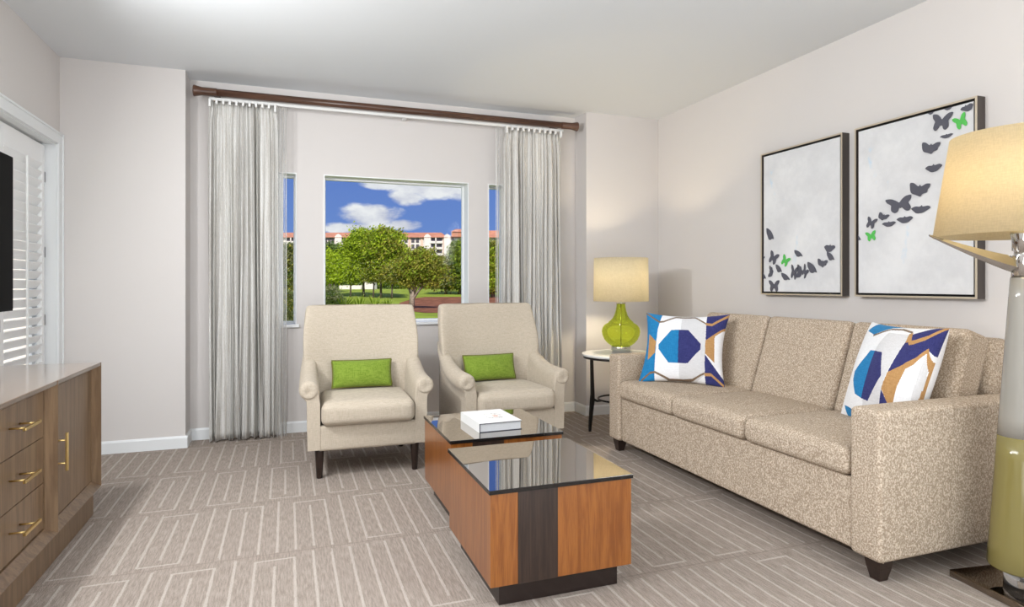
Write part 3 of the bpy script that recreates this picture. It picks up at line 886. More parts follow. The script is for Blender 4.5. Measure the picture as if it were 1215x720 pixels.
for k in range(3):
    y0, y1 = CYS[1] + bvl + .002, CYS[2] - bvl - .002
    dr = cb_(G().box(-.970, y0, zz0 + k * hh_ + .0015, XI - .006, y1, zz0 + (k + 1) * hh_ - .0015, .001), 'drawer', 'walnut')
    pull(2.80, zz0 + (k + .5) * hh_ + .012, .155, False, dr)

# television on its stand
tv = thing('television', 'flat black television on the console, cut by the left photo edge', 'television', (-1.385, 3.28, .78))
G().box(-.02, -.735, .265, .018, .738, 1.082, .004).build('bezel', 'bezel', tv)
G().box(.0175, -.728, .277, .0195, .731, 1.076).build('screen', 'screen', tv)
G().box(-.055, -.30, 0, .10, .30, .012, .003).box(-.03, -.06, .012, -.005, .06, .40, .003).build('stand', 'bezel', tv)

# ------------------------------------------------------------------ side table and table lamp
TB = (2.60, 4.54, 0)
st_ = thing('side_table', 'round white marble side table with dark legs beyond the sofa', 'side table', TB)
G().lathe([(.300, .594), (.316, .597), (.318, .602), (.318, .612), (.315, .616)], 64).build('table_top', 'marble', st_)
G().lathe([(.296, .578), (.308, .578), (.308, .594), (.296, .594)], 64, closed=True).build('rim_band', 'iron', st_)
ring = [(.185 * math.cos(2 * PI * k / 48), .185 * math.sin(2 * PI * k / 48), .238) for k in range(48)]
G().tube(ring, .0075, 8, closed=True).build('stretcher_ring', 'iron', st_)
for k in range(3):
    a = math.radians(186) - k * 2 * PI / 3 if False else math.radians(187 + 120 * k)
    c_, s_ = math.cos(a), math.sin(a)
    loops = []
    for z_, rr_, hw, hd in ((0, .305, .009, .006), (.05, .302, .012, .008), (.17, .292, .018, .010), (.25, .282, .021, .012), (.30, .280, .017, .010), (.45, .284, .012, .009), (.58, .288, .010, .008)):
        loops.append([(c_ * (rr_ + p) - s_ * q, s_ * (rr_ + p) + c_ * q, z_) for p, q in ((-hd - .004, -hw * .6), (hd + .004, -hw * .6), (hd + .004, hw * .6), (-hd - .004, hw * .6))])
    lg = G().loft(loops, smooth=False).tube([(c_ * .185, s_ * .185, .238), (c_ * .235, s_ * .235, .240), (c_ * .283, s_ * .283, .262)], .008, 8, taper=[.0075, .009, .012])
    lg.build('leg', 'iron', st_)

LM = (2.605, 4.545, .616)
tl_ = thing('table_lamp', 'green glass table lamp with white drum shade on the marble table', 'lamp', LM)
G().lathe([(.070, 0), (.073, .002), (.073, .026), (.080, .028), (.080, .056), (.076, .060), (.05, .060)], 40).build('lamp_base', 'chrome', tl_)
prof = [(.070, .060), (.084, .064), (.112, .084), (.138, .115), (.153, .150), (.158, .180), (.152, .208), (.136, .232), (.114, .246), (.103, .251), (.101, .259), (.092, .266), (.072, .285), (.056, .312), (.045, .345), (.038, .378), (.036, .40), (.037, .41)]
inn = [(max(r_ - .005, .01), z_ + (.004 if k == 0 else 0)) for k, (r_, z_) in enumerate(prof)]
G().lathe(prof + list(reversed(inn)), 48, closed=True).build('glass_body', 'green_glass', tl_)
G().tube([(0, 0, .058), (0, 0, .44)], .005, 10).lathe([(.030, .406), (.038, .409), (.038, .418), (.012, .424), (.012, .47)], 24).build('lamp_stem', 'chrome', tl_)
sh = [(.226, .430), (.2215, .786)]
G().lathe([(.226, .430), (.2215, .786), (.2195, .786), (.224, .430)], 64, closed=True).build('lamp_shade', 'shade_white', tl_)
g = G()
for k in range(3):
    a = 2 * PI * k / 3 + .3; g.tube([(0, 0, .70), (.220 * math.cos(a), .220 * math.sin(a), .77)], .0018, 6)
g.tube([(0, 0, .44), (0, 0, .70)], .0035, 8).build('shade_spider', 'chrome', tl_)
G().lathe([(.012, .50), (.018, .52), (.030, .56), (.030, .575), (.018, .60), (.004, .607)], 20, c=(.014, 0, 0)).build('light_bulb', 'bulb', tl_)

# ------------------------------------------------------------------ floor lamp
FL = (2.676, 1.592, 0)
fl = thing('floor_lamp', 'tall floor lamp with linen drum shade and tapered grey and olive column', 'lamp', FL)
G().box(-.165, -.165, 0, .165, .165, .028, .004, mtx=Matrix.Rotation(math.radians(-8), 4, 'Z')).build('base_plate', 'mirror_steel', fl)
G().lathe([(.060, .028), (.060, .098)], 32).build('clear_foot', 'acrylic', fl)
def cr(z): return .113 + (.039 - .113) * (z - .092) / (1.212 - .092)
G().lathe([(.085, .090), (cr(.092) - .004, .091), (cr(.096), .097)] + [(cr(.097 + (.60 - .097) * k / 6), .097 + (.60 - .097) * k / 6) for k in range(1, 7)], 56).build('olive_column', 'olive_glass', fl)
G().lathe([(cr(.60 + .612 * k / 8), .60 + .612 * k / 8) for k in range(9)], 56).build('grey_column', 'grey_glass', fl)
G().lathe([(.037, 1.212), (.028, 1.30), (.027, 1.315), (.034, 1.316), (.035, 1.365), (.039, 1.38), (.039, 1.395), (.02, 1.40), (.012, 1.42), (.012, 1.48)], 24).build('chrome_neck', 'chrome', fl)
for s_ in (-1, 1):
    # bright tapered fin reaching out to the rim of the shade
    ca_, sa_ = math.cos(-YAW + (0 if s_ > 0 else PI)), math.sin(-YAW + (0 if s_ > 0 else PI))
    loops = []
    for q_ in range(9):
        u = q_ / 8; rr_ = .030 + .332 * u; zc = 1.262 + .113 * u ** 1.15
        hv = .030 * (1 - u) + .004; hw = .012 * (1 - u) + .003
        loops.append([(ca_ * rr_ - sa_ * q, sa_ * rr_ + ca_ * q, zc + p) for p, q in ((-hv, 0), (-hv * .3, hw), (hv, 0), (-hv * .3, -hw))])
    G().loft(loops, smooth=False).build('shade_arm', 'chrome', fl)
G().lathe([(.290, 1.375), (.233, 1.765), (.2305, 1.765), (.2875, 1.375)], 72, closed=True).build('lamp_shade', 'shade_linen', fl)
g = G()
for k in range(3):
    a = 2 * PI * k / 3 + .5; g.tube([(0, 0, 1.70), (.232 * math.cos(a), .232 * math.sin(a), 1.745)], .002, 6)
g.tube([(0, 0, 1.46), (0, 0, 1.70)], .004, 8).build('shade_spider', 'chrome', fl)
G().lathe([(.012, 1.48), (.018, 1.50), (.032, 1.55), (.032, 1.565), (.018, 1.59), (.004, 1.60)], 20, c=(.016, 0, 0)).build('light_bulb', 'bulb', fl)

# ------------------------------------------------------------------ wall art
OPEN = [(0, .12), (.10, .30), (.26, .47), (.48, .50), (.44, .25), (.30, .06), (.34, -.10), (.36, -.30), (.26, -.47), (.14, -.42), (.05, -.16), (0, -.22),
        (-.05, -.16), (-.14, -.42), (-.26, -.47), (-.36, -.30), (-.34, -.10), (-.30, .06), (-.44, .25), (-.48, .50), (-.26, .47), (-.10, .30)]
SIDE = [(-.48, .50), (-.28, .46), (-.06, .16), (.02, .30), (.06, .14), (.30, .30), (.50, .26), (.46, .05), (.36, -.06), (.34, -.26), (.12, -.30), (.02, -.48), (-.16, -.34), (-.38, -.22), (-.46, .0)]
FLAT = [(-.50, .10), (-.30, .34), (-.06, .26), (0, .46), (.06, .26), (.34, .38), (.50, .14), (.34, -.12), (.18, -.40), (-.12, -.46), (-.30, -.20)]
HALF = [(-.48, .50), (-.20, .42), (.12, .22), (.36, -.10), (.50, -.46), (.26, -.36), (.06, -.48), (-.18, -.42), (-.30, -.16), (-.44, .08)]
def painting(label, y0, y1, flies):
    z0, z1 = 1.112, 2.128
    yc, zc = (y0 + y1) / 2, (z0 + z1) / 2; hy, hz = (y1 - y0) / 2, (z1 - z0) / 2
    # local x points into the room side (-x world)
    t = thing('framed_painting', label, 'painting', (XR - .001, yc, zc), 0, 'butterfly paintings above the sofa')
    xf = -.060; fw = .010
    g = G()
    for (a0, b0, a1, b1) in ((-hy, -hz, -hy + fw, hz), (hy - fw, -hz, hy, hz), (-hy + fw, -hz, hy - fw, -hz + fw), (-hy + fw, hz - fw, hy - fw, hz)):
        g.box(xf + .002, a0, b0, 0, a1, b1)
    fr_ = g.build('frame', 'frameside', t)
    g = G()
    for (a0, b0, a1, b1) in ((-hy, -hz, -hy + fw, hz), (hy - fw, -hz, hy, hz), (-hy + fw, -hz, hy - fw, -hz + fw), (-hy + fw, hz - fw, hy - fw, hz)):
        g.box(xf, a0, b0, xf + .002, a1, b1)
    g.build('frame_edge', 'champagne', fr_)
    G().box(-.022, -hy + fw, -hz + fw, -.004, hy - fw, hz - fw).build('backing', 'frameblack', t)
    gap = .012
    cy, cz = hy - fw - gap, hz - fw - gap
    G().box(xf + .008, -cy, -cz, -.022, cy, cz, .001).build('canvas', 'canvas', t)
    for (px, py, w_, h_, kind, rot, colr) in flies:
        # px,py,w_,h_ : photo position and size
        def P(u, v):
            a = (u - CX) / F; b_ = (HY - v) / F
            dx, dy = S + a * C, C - a * S; tt = (XR - .054) / dx
            return dy * tt - yc, EYE + b_ * tt - zc
        shp = {'o': OPEN, 's': SIDE, 'f': FLAT, 'h': HALF}[kind]
        for _k in range(2):
            q_ = []
            for (a0, b0), (a1, b1) in zip(shp, shp[1:] + shp[:1]): q_ += [(a0 * .8 + a1 * .2, b0 * .8 + b1 * .2), (a0 * .2 + a1 * .8, b0 * .2 + b1 * .8)]
            shp = q_
        pts = []
        cr_, sr_ = math.cos(math.radians(rot)), math.sin(math.radians(rot))
        (c0, c1) = P(px, py); sy = abs(P(px - w_ / 2, py)[0] - P(px + w_ / 2, py)[0]); sz = abs(P(px, py - h_ / 2)[1] - P(px, py + h_ / 2)[1])
        for (a, b_) in shp:
            a, b_ = a * 1.12, b_ * 1.12
            a2, b2 = a * cr_ - b_ * sr_, a * sr_ + b_ * cr_
            y_ = c0 - a2 * sy; z_ = c1 + b2 * sz
            pts.append((max(-cy, min(cy, y_)), max(-cz, min(cz, z_))))
        G().prism(pts, 0, .0012, mtx=Matrix(((0, 0, -1, xf + .0045), (1, 0, 0, 0), (0, 1, 0, 0), (0, 0, 0, 1)))).build('butterfly', colr, t)
    return t
def crop(ox, oy, s_, rows, mats='slate'):
    return [(ox + r_[0] / s_, oy + r_[1] / s_, r_[2] / s_, r_[3] / s_, r_[4], r_[5], 'leafgreen' if len(r_) > 6 else 'slate') for r_ in rows]
fl1 = crop(890, 250, 6.54, [(157, 180, 54, 90, 'h', 0), (182, 368, 68, 88, 'o', -25), (275, 390, 60, 76, 'o', -30, 1), (377, 330, 60, 52, 'h', 0), (163, 470, 38, 82, 's', 90), (225, 447, 46, 60, 'h', 0),
      (277, 510, 62, 55, 'h', 0), (343, 480, 52, 98, 'o', -15), (384, 468, 50, 95, 's', 90), (428, 475, 42, 88, 'o', -40), (483, 440, 70, 84, 'h', 0), (565, 405, 72, 66, 's', 0), (618, 290, 82, 62, 'f', -12), (627, 352, 56, 64, 'h', 0),
      (188, 585, 78, 84, 'o', 0), (106, 363, 22, 22, 'f', 0), (108, 505, 32, 46, 'h', 0)])
fl2 = crop(1000, 90, 5.144, [(540, 226, 36, 20, 'f', 0), (645, 196, 54, 26, 'f', 0), (762, 195, 78, 46, 'f', 20), (605, 282, 118, 96, 'o', -8), (722, 280, 80, 80, 'o', 20, 1), (635, 367, 76, 26, 'f', 0),
      (540, 438, 104, 76, 's', 0), (556, 562, 98, 50, 'f', 0), (472, 692, 116, 88, 's', 0)]) + \
      crop(1000, 220, 5.144, [(350, 118, 152, 88, 'o', 8), (475, 145, 112, 50, 'f', -10), (250, 190, 62, 46, 's', -15), (283, 235, 80, 34, 'f', 0), (380, 208, 95, 44, 'f', 0), (175, 230, 60, 62, 'o', -20), (175, 310, 60, 56, 'o', 10, 1), (97, 318, 28, 34, 'h', 0)])
painting('left framed canvas with dark butterflies along its lower edge', 2.935, 3.640, fl1)
painting('right framed canvas with butterflies rising to its top, partly behind the lampshade', 2.132, 2.846, fl2)

# ------------------------------------------------------------------ outdoors
GZ = -3.0
struct(G().box(-400, 5.53, GZ - .5, 500, 600, GZ).box(-400, -100, GZ - .5, -1.8, 5.53, GZ).build('lawn', 'lawn'), 'sunlit lawn outside the windows')
EYE_G = EYE - GZ
def rise(D):
    u = max(0, min(1, (D - 125) / 85)); return 2.4 * u * u * (3 - 2 * u)
def far(y):
    D = 40.0
    while D < 400 and (EYE_G - rise(D)) * F / D > y - HY: D += .5
    return D
g = G(); rws = []
for D_ in range(120, 421, 10):
    rws.append([Vector((*out_at(px_, D_), GZ - .05 + rise(D_))) for px_ in range(-200, 1401, 100)])
g.loft(rws, cap=False, closed=False); struct(g.build('grass_slope', 'lawn'), 'lawn rising gently towards the far building')
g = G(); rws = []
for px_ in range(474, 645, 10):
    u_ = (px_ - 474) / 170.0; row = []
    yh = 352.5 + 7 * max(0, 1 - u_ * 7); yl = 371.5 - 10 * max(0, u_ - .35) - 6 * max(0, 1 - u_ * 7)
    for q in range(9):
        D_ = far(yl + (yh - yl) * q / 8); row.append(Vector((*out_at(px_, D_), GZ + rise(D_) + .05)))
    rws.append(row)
g.loft(rws, cap=False, closed=False); struct(g.build('mulch_and_shadow_bed', 'mulch'), 'reddish mulch bed under the oak, with tree shadow in its colour')  # real mulch, widened so its colour also stands in for tree shadows
x_a, y_a = out_at(402, 222); gw = thing('garden_wall', 'low white garden wall beyond the tree trunks', 'wall', (x_a, y_a, GZ + 2.35), -YAW)
G().box(0, 0, 0, 13.5, .4, 1.3).box(-.1, -.1, 1.3, 13.6, .5, 1.42).build('wall_body', 'stucco', gw)

def tree(name, label, cat, px, ybase, ytop, crown, mats, nleaf, leaf, trunk_r, fork=False, bark='bark', group='trees outside the window', seed=0, dens=1.0):
    """crown: list of (px, y, rx_px, ry_px) blobs"""
    rnd = random.Random(seed * 31 + 5)
    D = far(ybase); gz = GZ + rise(D)
    k = D / F
    x0, y0 = out_at(px, D)
    t = thing(name, label, cat, (x0, y0, gz), -YAW, group)
    loc = lambda u, v: ((u - px) * k, (HY - v) * k + EYE - gz)
    g = G()
    top = loc(crown[0][0], crown[0][1])
    g.tube([(0, 0, 0), (top[0] * .15, 0, top[1] * .35), (top[0] * .6, 0, top[1] * .75), (top[0], 0, top[1])], trunk_r, 8, taper=[trunk_r * 1.3, trunk_r, trunk_r * .7, trunk_r * .3])
    for (bx, by, rx, ry) in crown[1:]:
        q = loc(bx, by); zf = (.30 if fork else .55) * min(top[1], q[1])
        g.tube([(top[0] * .15, 0, zf), (q[0] * .5 + top[0] * .07, rnd.uniform(-.5, .5), zf * .5 + q[1] * .5), (q[0], rnd.uniform(-1, 1), q[1])], trunk_r * .5, 6, taper=[trunk_r * .6, trunk_r * .45, trunk_r * .15])
    g.build('trunk', bark, t)
    g = G(); bm_ = g.bm
    tot = sum(rx * ry for _, _, rx, ry in crown)
    for (bx, by, rx, ry) in crown:
        qx, qz = loc(bx, by); a, c_ = rx * k, ry * k
        n_cl = max(6, int(nleaf * 2.3 * dens * rx * ry / tot / 40))
        for _ in range(n_cl):
            # clumps scattered over the blob, denser to its surface
            th_, ph_ = rnd.uniform(0, 2 * PI), math.acos(rnd.uniform(-1, 1)); rad = rnd.uniform(.35, 1) ** .5
            cx_ = qx + a * rad * math.sin(ph_) * math.cos(th_); cy_ = a * rad * math.sin(ph_) * math.sin(th_); cz_ = qz + c_ * rad * math.cos(ph_)
            cs = leaf * 3.0
            mi = rnd.randrange(len(mats))
            for _ in range(40):
                p = Vector((cx_ + rnd.gauss(0, cs * .5), cy_ + rnd.gauss(0, cs * .5), cz_ + rnd.gauss(0, cs * .34)))
                n_ = Vector((rnd.gauss(0, 1), rnd.gauss(0, 1), rnd.gauss(.6, 1))).normalized()
                u_ = n_.orthogonal().normalized(); v_ = n_.cross(u_); s_ = leaf * rnd.uniform(.3, .72)
                f = bm_.faces.new([bm_.verts.new(p + u_ * s_), bm_.verts.new(p + v_ * s_ * .6), bm_.verts.new(p - u_ * s_), bm_.verts.new(p - v_ * s_ * .6)])
                f.material_index = mi
    g.build('foliage', mats, t)
    return t
tree('oak_tree', 'spreading oak with a pale forked trunk on the mulch bed', 'tree', 488.5, 366.5, 294,
     [(492, 318, 20, 20), (508, 313, 17, 18), (478, 322, 14, 14), (515, 324, 12, 11), (498, 303, 14, 9), (487, 333, 12, 7), (505, 333, 14, 8)], ['lf_oak', 'lf_oak', 'lf_mid'], 8500, .34, .42, True, 'bark_pale', seed=1)
tree('pine_tree', 'tall bright green tree standing left of centre with the highest left crown', 'tree', 431.5, 352, 270,
     [(430, 292, 16, 18), (428, 280, 11, 9), (418, 298, 13, 12), (441, 300, 12, 14), (436, 312, 11, 10)], ['lf_bright', 'lf_mid'], 7000, .55, .26, seed=2)
tree('pine_tree', 'tall leafy green tree with the topmost crown right of the tall left one', 'tree', 452, 353.5, 268,
     [(452, 284, 14, 14), (466, 288, 15, 14), (446, 298, 12, 14), (462, 302, 17, 12), (474, 300, 12, 10), (455, 316, 14, 12)], ['lf_bright', 'lf_mid', 'lf_oak'], 8000, .55, .25, seed=3)
tree('pine_tree', 'yellow green low tree at the left edge of the middle window', 'tree', 397, 353, 296,
     [(394, 316, 12, 16), (390, 306, 8, 8), (400, 322, 10, 12), (388, 328, 8, 8)], ['lf_bright'], 4500, .5, .2, seed=4)
tree('pine_tree', 'yellow green slender tree between the left edge tree and the tallest tree', 'tree', 416, 352, 302,
     [(416, 318, 13, 14), (410, 310, 10, 8), (424, 312, 9, 9), (420, 328, 11, 7)], ['lf_bright', 'lf_mid'], 4500, .5, .2, seed=5)
tree('slim_tree', 'thin dark trunk tree in the middle with olive crown below the tall pair', 'tree', 465, 354, 312,
     [(466, 322, 14, 12), (458, 328, 10, 8), (474, 328, 10, 9)], ['lf_oak', 'lf_mid'], 4000, .42, .18, seed=6)
tree('slim_tree', 'thin trunk tree with olive crown left of the middle thin tree', 'tree', 443, 353, 316,
     [(445, 322, 11, 10), (438, 326, 9, 8)], ['lf_mid', 'lf_oak'], 2600, .42, .18, seed=7)
tree('bushy_tree', 'dense dark green tree at the right edge of the middle window', 'tree', 545, 349, 285,
     [(545, 300, 9, 14), (541, 316, 11, 12), (550, 318, 12, 16), (545, 334, 13, 9)], ['lf_dark', 'lf_mid'], 6000, .6, .4, seed=8)
tree('bushy_tree', 'greyish olive tree between the oak and the right edge tree', 'tree', 529, 349, 306,
     [(528, 320, 10, 12), (522, 330, 10, 10), (534, 332, 10, 9)], ['lf_grey', 'lf_oak'], 4500, .6, .35, seed=9)
tree('bushy_tree', 'dark leafy tree filling the narrow left window', 'tree', 344, 355, 290,
     [(344, 306, 12, 16), (338, 320, 10, 14), (350, 326, 10, 16), (343, 340, 12, 10)], ['lf_dark', 'lf_oak', 'lf_grey'], 6500, .5, .4, seed=10)
tree('bushy_tree', 'yellow green leafy tree filling the narrow right window', 'tree', 585, 353, 284,
     [(585, 300, 9, 14), (580, 316, 10, 14), (590, 318, 10, 15), (585, 336, 12, 10)], ['lf_oak', 'lf_mid', 'lf_bright'], 6500, .5, .4, seed=11)
tree('bushy_tree', 'dull green tree half hidden behind the left edge trees', 'tree', 391, 347, 289,
     [(392, 302, 9, 12), (388, 312, 9, 12), (398, 312, 8, 10)], ['lf_dark'], 3500, .7, .35, seed=12)
# shrubs in front
tree('shrub', 'grey green shrub at the bottom left of the middle window', 'shrub', 394, 372, 338,
     [(394, 350, 10, 10), (388, 356, 9, 10), (400, 360, 9, 7)], ['lf_grey', 'lf_dark'], 3000, .22, .12, group='shrubs outside the window', seed=13)
tree('shrub', 'leafy shrub at the foot of the narrow left window', 'shrub', 344, 388, 338,
     [(342, 358, 9, 14), (349, 366, 8, 12), (340, 374, 9, 10), (349, 352, 6, 8)], ['lf_grey', 'lf_dark', 'lf_oak'], 4500, .15, .10, group='shrubs outside the window', seed=14)
def palmetto(px, y, h, label, seed):
    rnd = random.Random(seed); D = EYE_G * F / (y - HY); k = D / F
    x0, y0 = out_at(px, D); t = thing('palmetto', label, 'plant', (x0, y0, GZ), -YAW, 'spiky plants outside the window')
    g = G()
    for _ in range(70):
        a = rnd.uniform(0, 2 * PI); e = rnd.uniform(.35, 1.3); L_ = h * k * rnd.uniform(.7, 1.1)
        d_ = Vector((math.cos(a) * math.cos(e), math.sin(a) * math.cos(e), math.sin(e))); sd = d_.cross(Vector((0, 0, 1))).normalized()
        w_ = .05 * h * k / 2
        p1 = d_ * L_ * .5; p2 = d_ * L_ + Vector((0, 0, -.14 * L_))
        for q in ((Vector((0, 0, .02)), p1), ):
            g.quad(-sd * w_ * .4 + Vector((0, 0, .02)), sd * w_ * .4 + Vector((0, 0, .02)), p1 + sd * w_, p1 - sd * w_)
            g.quad(p1 - sd * w_, p1 + sd * w_, p2 + sd * w_ * .1, p2 - sd * w_ * .1)
    g.build('fronds', 'lf_mid', t)
for k, (px, y, h_, lab) in enumerate(((408, 372, 30, 'spiky palm shrub just right of the grey green shrub'), (427, 370.5, 28, 'spiky palm shrub in the middle of the row above the left armchair'),
                                     (444, 369, 24, 'low spiky palm shrub second from the oak'), (460, 368, 20, 'low spiky palm shrub nearest the oak'))):
    palmetto(px, y, h_, lab, k + 20)

# wide belt of greenery along the far edge of the lawn
rnd = random.Random(77); g = G()
for k in range(1900):
    px = rnd.uniform(325, 610) if k % 2 else rnd.uniform(60, 900)
    D = rnd.uniform(236, 252); x_, y_ = out_at(px, D); z_ = GZ + 2.3 + rnd.uniform(0, 1) ** 1.5 * (3.2 + 2.2 * math.sin(px * .11) + 1.6 * math.sin(px * .047))
    for _ in range(9):
        p = Vector((x_ + rnd.gauss(0, 1.1), y_ + rnd.gauss(0, 1.1), max(GZ + 2.2, z_ + rnd.gauss(0, .8))))
        n_ = Vector((rnd.gauss(0, 1), rnd.gauss(0, 1), rnd.gauss(.6, 1))).normalized(); u_ = n_.orthogonal().normalized(); v_ = n_.cross(u_); s_ = rnd.uniform(.5, 1.1)
        f = g.bm.faces.new([g.bm.verts.new(p + u_ * s_), g.bm.verts.new(p + v_ * s_ * .6), g.bm.verts.new(p - u_ * s_), g.bm.verts.new(p - v_ * s_ * .6)]); f.material_index = k % 2
tag(g.build('greenery', ['lf_mid', 'lf_dark']), 'belt of distant greenery along the far edge of the lawn', 'greenery', kind='stuff')

# long pale building beyond
D = 262.0; kx = D / F
bx_, by_ = out_at(470, D)
bld = thing('hotel_building', 'long white and pink building with red tiled roof beyond the trees', 'building', (bx_, by_, GZ + 2.4), -YAW)
bz = lambda y: (HY - y) * kx + EYE - GZ - 2.4
lx = lambda p: (p - 470) * kx
G().box(lx(130), 0, 0, lx(820), 14, bz(281.5)).build('wall', 'stucco', bld)
g = G()
for (a, b_, t_) in ((130, 530, 274.5), (536, 820, 272)):
    g.loft([[(lx(a) - .8, -1.2, bz(281.8)), (lx(b_) + .8, -1.2, bz(281.8)), (lx(b_) + .8, 15.2, bz(281.8)), (lx(a) - .8, 15.2, bz(281.8))], [(lx(a) + 3, 6, bz(t_)), (lx(b_) - 3, 6, bz(t_)), (lx(b_) - 3, 8, bz(t_)), (lx(a) + 3, 8, bz(t_))]], smooth=False)
g.build('roof', 'tile', bld)
G().box(lx(536), -1.5, bz(281), lx(552), 8, bz(275.5)).loft([[(lx(535), -2, bz(275.5)), (lx(553), -2, bz(275.5)), (lx(553), 9, bz(275.5)), (lx(535), 9, bz(275.5))], [(lx(540), 3, bz(271)), (lx(548), 3, bz(271)), (lx(548), 4, bz(271)), (lx(540), 4, bz(271))]], smooth=False).build('tower', 'tile', bld)
rows = [285.2, 292.3, 299.5, 306.8, 314]
gables = [402, 460, 507.5, 531, 566]
for p in gables:
    G().prism([(lx(p - 4), 0), (lx(p + 4), 0), (lx(p + 4), bz(281) - bz(320)), (lx(p + 2.4), bz(278.8) - bz(320)), (lx(p), bz(277.6) - bz(320)), (lx(p - 2.4), bz(278.8) - bz(320)), (lx(p - 4), bz(281) - bz(320))], 0, 1.0,
              mtx=Matrix(((1, 0, 0, 0), (0, 0, -1, 0), (0, 1, 0, bz(320)), (0, 0, 0, 1)))).build('gable_bay', 'stucco', bld)
for p in (398.5, 456, 500.5, 527, 560, 470, 486):
    G().box(lx(p - 1.3), -.35, 0, lx(p + 1.3), .2, bz(281.6)).build('pilaster', 'pinkstucco', bld)
wm = G().box(-.62, -.25, -.85, .62, .3, .85).build('window', 'darkwin', bld)
first = True
pend = []
for p in (386.5, 391, 395, 408, 412.5, 450, 464, 475, 482, 490, 495.5, 538, 546, 574, 580, 588):
    for r_ in rows[:3]: pend.append((p, r_))
for (p, r_) in pend:
    if first: o = wm; first = False
    else: o = wm.copy(); COL.objects.link(o); o.parent = bld
    o.location = (lx(p), 0, bz(r_))
for (a, b_) in ((510.5, 524.5), (340, 352), (416, 430)):
    for r_ in rows[:4]:
        bal = G().box(lx(a), -.06, bz(r_) - .95, lx(b_), .3, bz(r_) + .95).build('balcony_opening', 'darkwin', bld)
        G().box(lx(a) - .2, -1.2, bz(r_) - 1.25, lx(b_) + .2, 0, bz(r_) - .95).box(lx(a) - .2, -1.2, bz(r_) - .95, lx(b_) + .2, -1.1, bz(r_) - .35).box(lx((a + b_) / 2) - .25, -1.2, bz(r_) - 1.25, lx((a + b_) / 2) + .25, -.9, bz(r_) + 1.1).build('balcony', 'stucco', bal)
# small red roofed house among the trunks
hx_, hy_ = out_at(437, 215); hs = thing('garden_house', 'small white house with red roof glimpsed between the trunks', 'house', (hx_, hy_, GZ + rise(215)), -YAW)
hk = 215 / F
G().box(-5 * hk, 0, 0, 6 * hk, 5, (HY - 322) * hk + EYE_G - 2.4).build('wall', 'stucco', hs)
G().loft([[(-8 * hk, -1, (HY - 323) * hk + EYE_G - 2.4), (9 * hk, -1, (HY - 323) * hk + EYE_G - 2.4), (9 * hk, 6, (HY - 323) * hk + EYE_G - 2.4), (-8 * hk, 6, (HY - 323) * hk + EYE_G - 2.4)], [(-3 * hk, 2, (HY - 317) * hk + EYE_G - 2.4), (4 * hk, 2, (HY - 317) * hk + EYE_G - 2.4), (4 * hk, 3, (HY - 317) * hk + EYE_G - 2.4), (-3 * hk, 3, (HY - 317) * hk + EYE_G - 2.4)]], smooth=False).build('roof', 'tile', hs)

# ------------------------------------------------------------------ sky
wd = bpy.data.worlds.new('sky'); scene.world = wd; wd.use_nodes = True
nt = wd.node_tree; nt.nodes.clear()
tc = nt.nodes.new('ShaderNodeTexCoord'); sp = nt.nodes.new('ShaderNodeSeparateXYZ'); nt.links.new(tc.outputs['Generated'], sp.inputs[0])
dx, dy, dz = (X(nt, sp.outputs[k]) for k in range(3))
def skyblob(px, y, wpx, hpx):
    a = (px - CX) / F; v = Vector((S + a * C, C - a * S, (HY - y) / F)).normalized()
    right = Vector((v.y, -v.x, 0)).normalized()
    # horizontal and vertical angular offsets from the cloud's centre
    hoff = (dx * right.x + dy * right.y) / (wpx / F)
    voff = (dz - v.z) / (hpx / F)
    front = (dx * v.x + dy * v.y).gt(0.5)
    e = (hoff * hoff + voff * voff)
    return (X.const(nt, 1.0) - e * 0.5).max(0.0) * front
mp = nt.nodes.new('ShaderNodeMapping'); nt.links.new(tc.outputs['Generated'], mp.inputs['Vector']); mp.inputs['Scale'].default_value = (1, 1, 1.9)
nz = noise(nt, mp.outputs['Vector'], 17, 7, 0.58)
nz2 = noise(nt, mp.outputs['Vector'], 3.0, 6, 0.6)
blob = skyblob(508, 221, 50, 13).max(skyblob(455, 218, 24, 7)).max(skyblob(482, 234, 20, 9)).max(skyblob(442, 257, 35, 14)).max(skyblob(425, 271, 46, 7)).max(skyblob(478, 266, 22, 7)).max(skyblob(548, 220, 26, 15))
west = (dx * -1.0).step(0.55, 0.9) * 0.8  # bright cloud bank out of view, added to whiten the louver gaps
dens = (blob * 0.9 + (nz - 0.5) * 1.5).step(0.28, 0.75) * blob.step(0.0, 0.2)
hi_ = nz2.step(0.50, 0.66) * dz.step(0.2, 0.35)
dens = dens.max(hi_ * 0.8).max(west)
el = dz.step(-0.02, 0.30)
blue = mix(nt, el, rgb(116, 150, 216), rgb(92, 124, 204))
shade = mix(nt, nz.step(0.3, 0.7), rgb(206, 208, 224), rgb(250, 250, 252))
cl = mix(nt, dens, blue, shade)
bg = nt.nodes.new('ShaderNodeBackground'); nt.links.new(cl, bg.inputs['Color']); bg.inputs['Strength'].default_value = 1.0
ow = nt.nodes.new('ShaderNodeOutputWorld'); nt.links.new(bg.outputs[0], ow.inputs['Surface'])

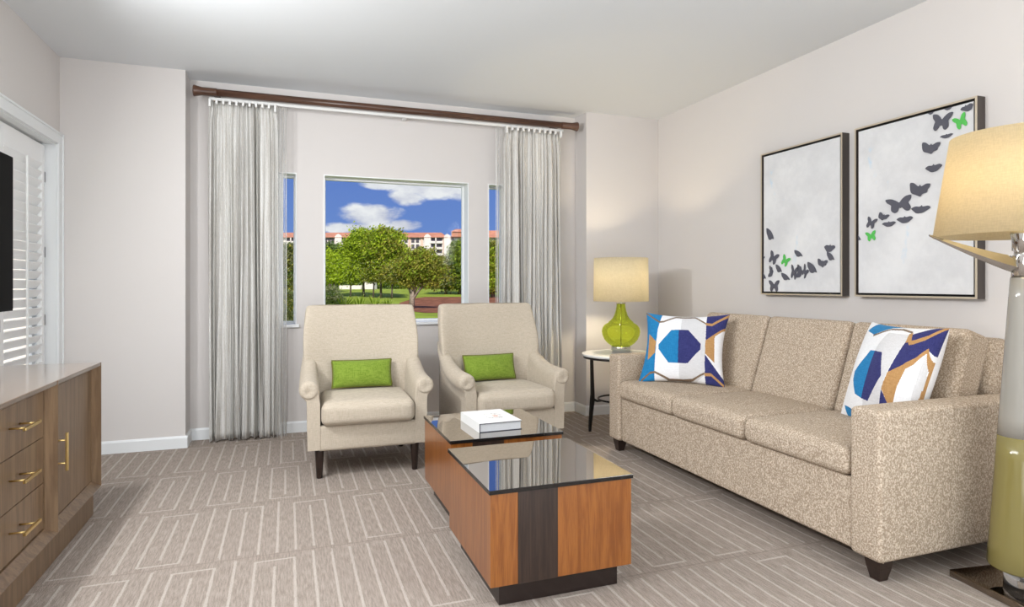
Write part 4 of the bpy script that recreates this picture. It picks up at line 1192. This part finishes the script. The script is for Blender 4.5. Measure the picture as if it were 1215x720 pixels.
# ------------------------------------------------------------------ lights
def light(kind, name, loc, energy, col=(1, 1, 1), size=None, sy=None, aim=None, radius=None):
    l = bpy.data.lights.new(name, kind); l.energy = energy; l.color = col
    if kind == 'AREA':
        l.shape = 'RECTANGLE' if sy else 'SQUARE'; l.size = size
        if sy: l.size_y = sy
    if radius is not None and kind == 'POINT': l.shadow_soft_size = radius
    o = bpy.data.objects.new(name, l); COL.objects.link(o); o.location = loc
    if aim is not None: o.rotation_euler = (Vector(aim) - Vector(loc)).to_track_quat('-Z', 'Y').to_euler()
    return o
sun = light('SUN', 'sun', (0, 0, 20), 5.2, (1, .95, .86)); sun.rotation_euler = Vector((.06, .75, -.62)).to_track_quat('-Z', 'Y').to_euler()
sun.data.angle = math.radians(.6)
cool = (.91, .965, 1)
light('AREA', 'side_strobe', (-1.16, 3.08, 2.05), 40, (.97, .99, 1), .15, .15, (3.0, 3.4, .7))
light('AREA', 'side_fill', (-1.12, 1.95, 2.38), 64, (.95, .975, 1), 2.0, .6, (3.0, 2.6, 1.0))  # unseen soft light added from the left, no fixture there
light('AREA', 'ceiling_fill', (.8, -1.15, .85), 93, cool, 2.7, 2.7, (.9, .6, 3.0))  # unseen upward light added behind the camera to brighten the ceiling
light('AREA', 'far_fill', (2.9, -.5, 1.95), 88, cool, .8, .8, (-1.4, -.2, 2.6))  # unseen light added on the right to lift ceiling and left wall
light('POINT', 'table_lamp_bulb', (LM[0], LM[1], LM[2] + .565), 50, (1, .83, .56), radius=.04)
light('POINT', 'floor_lamp_bulb', (FL[0], FL[1], 1.56), 5.5, (1, .76, .42), radius=.05)

# ------------------------------------------------------------------ view
scene.view_settings.view_transform = 'Standard'; scene.view_settings.look = 'None'
scene.view_settings.exposure = -0.08; scene.view_settings.gamma = 1.0; scene.view_settings.use_curve_mapping = False
scene.cycles.max_bounces = 10; scene.cycles.diffuse_bounces = 5; scene.cycles.transparent_max_bounces = 16
scene.cycles.sample_clamp_indirect = 6.0
scene.cycles.caustics_reflective = False; scene.cycles.caustics_refractive = False
scene.cycles.use_denoising = True
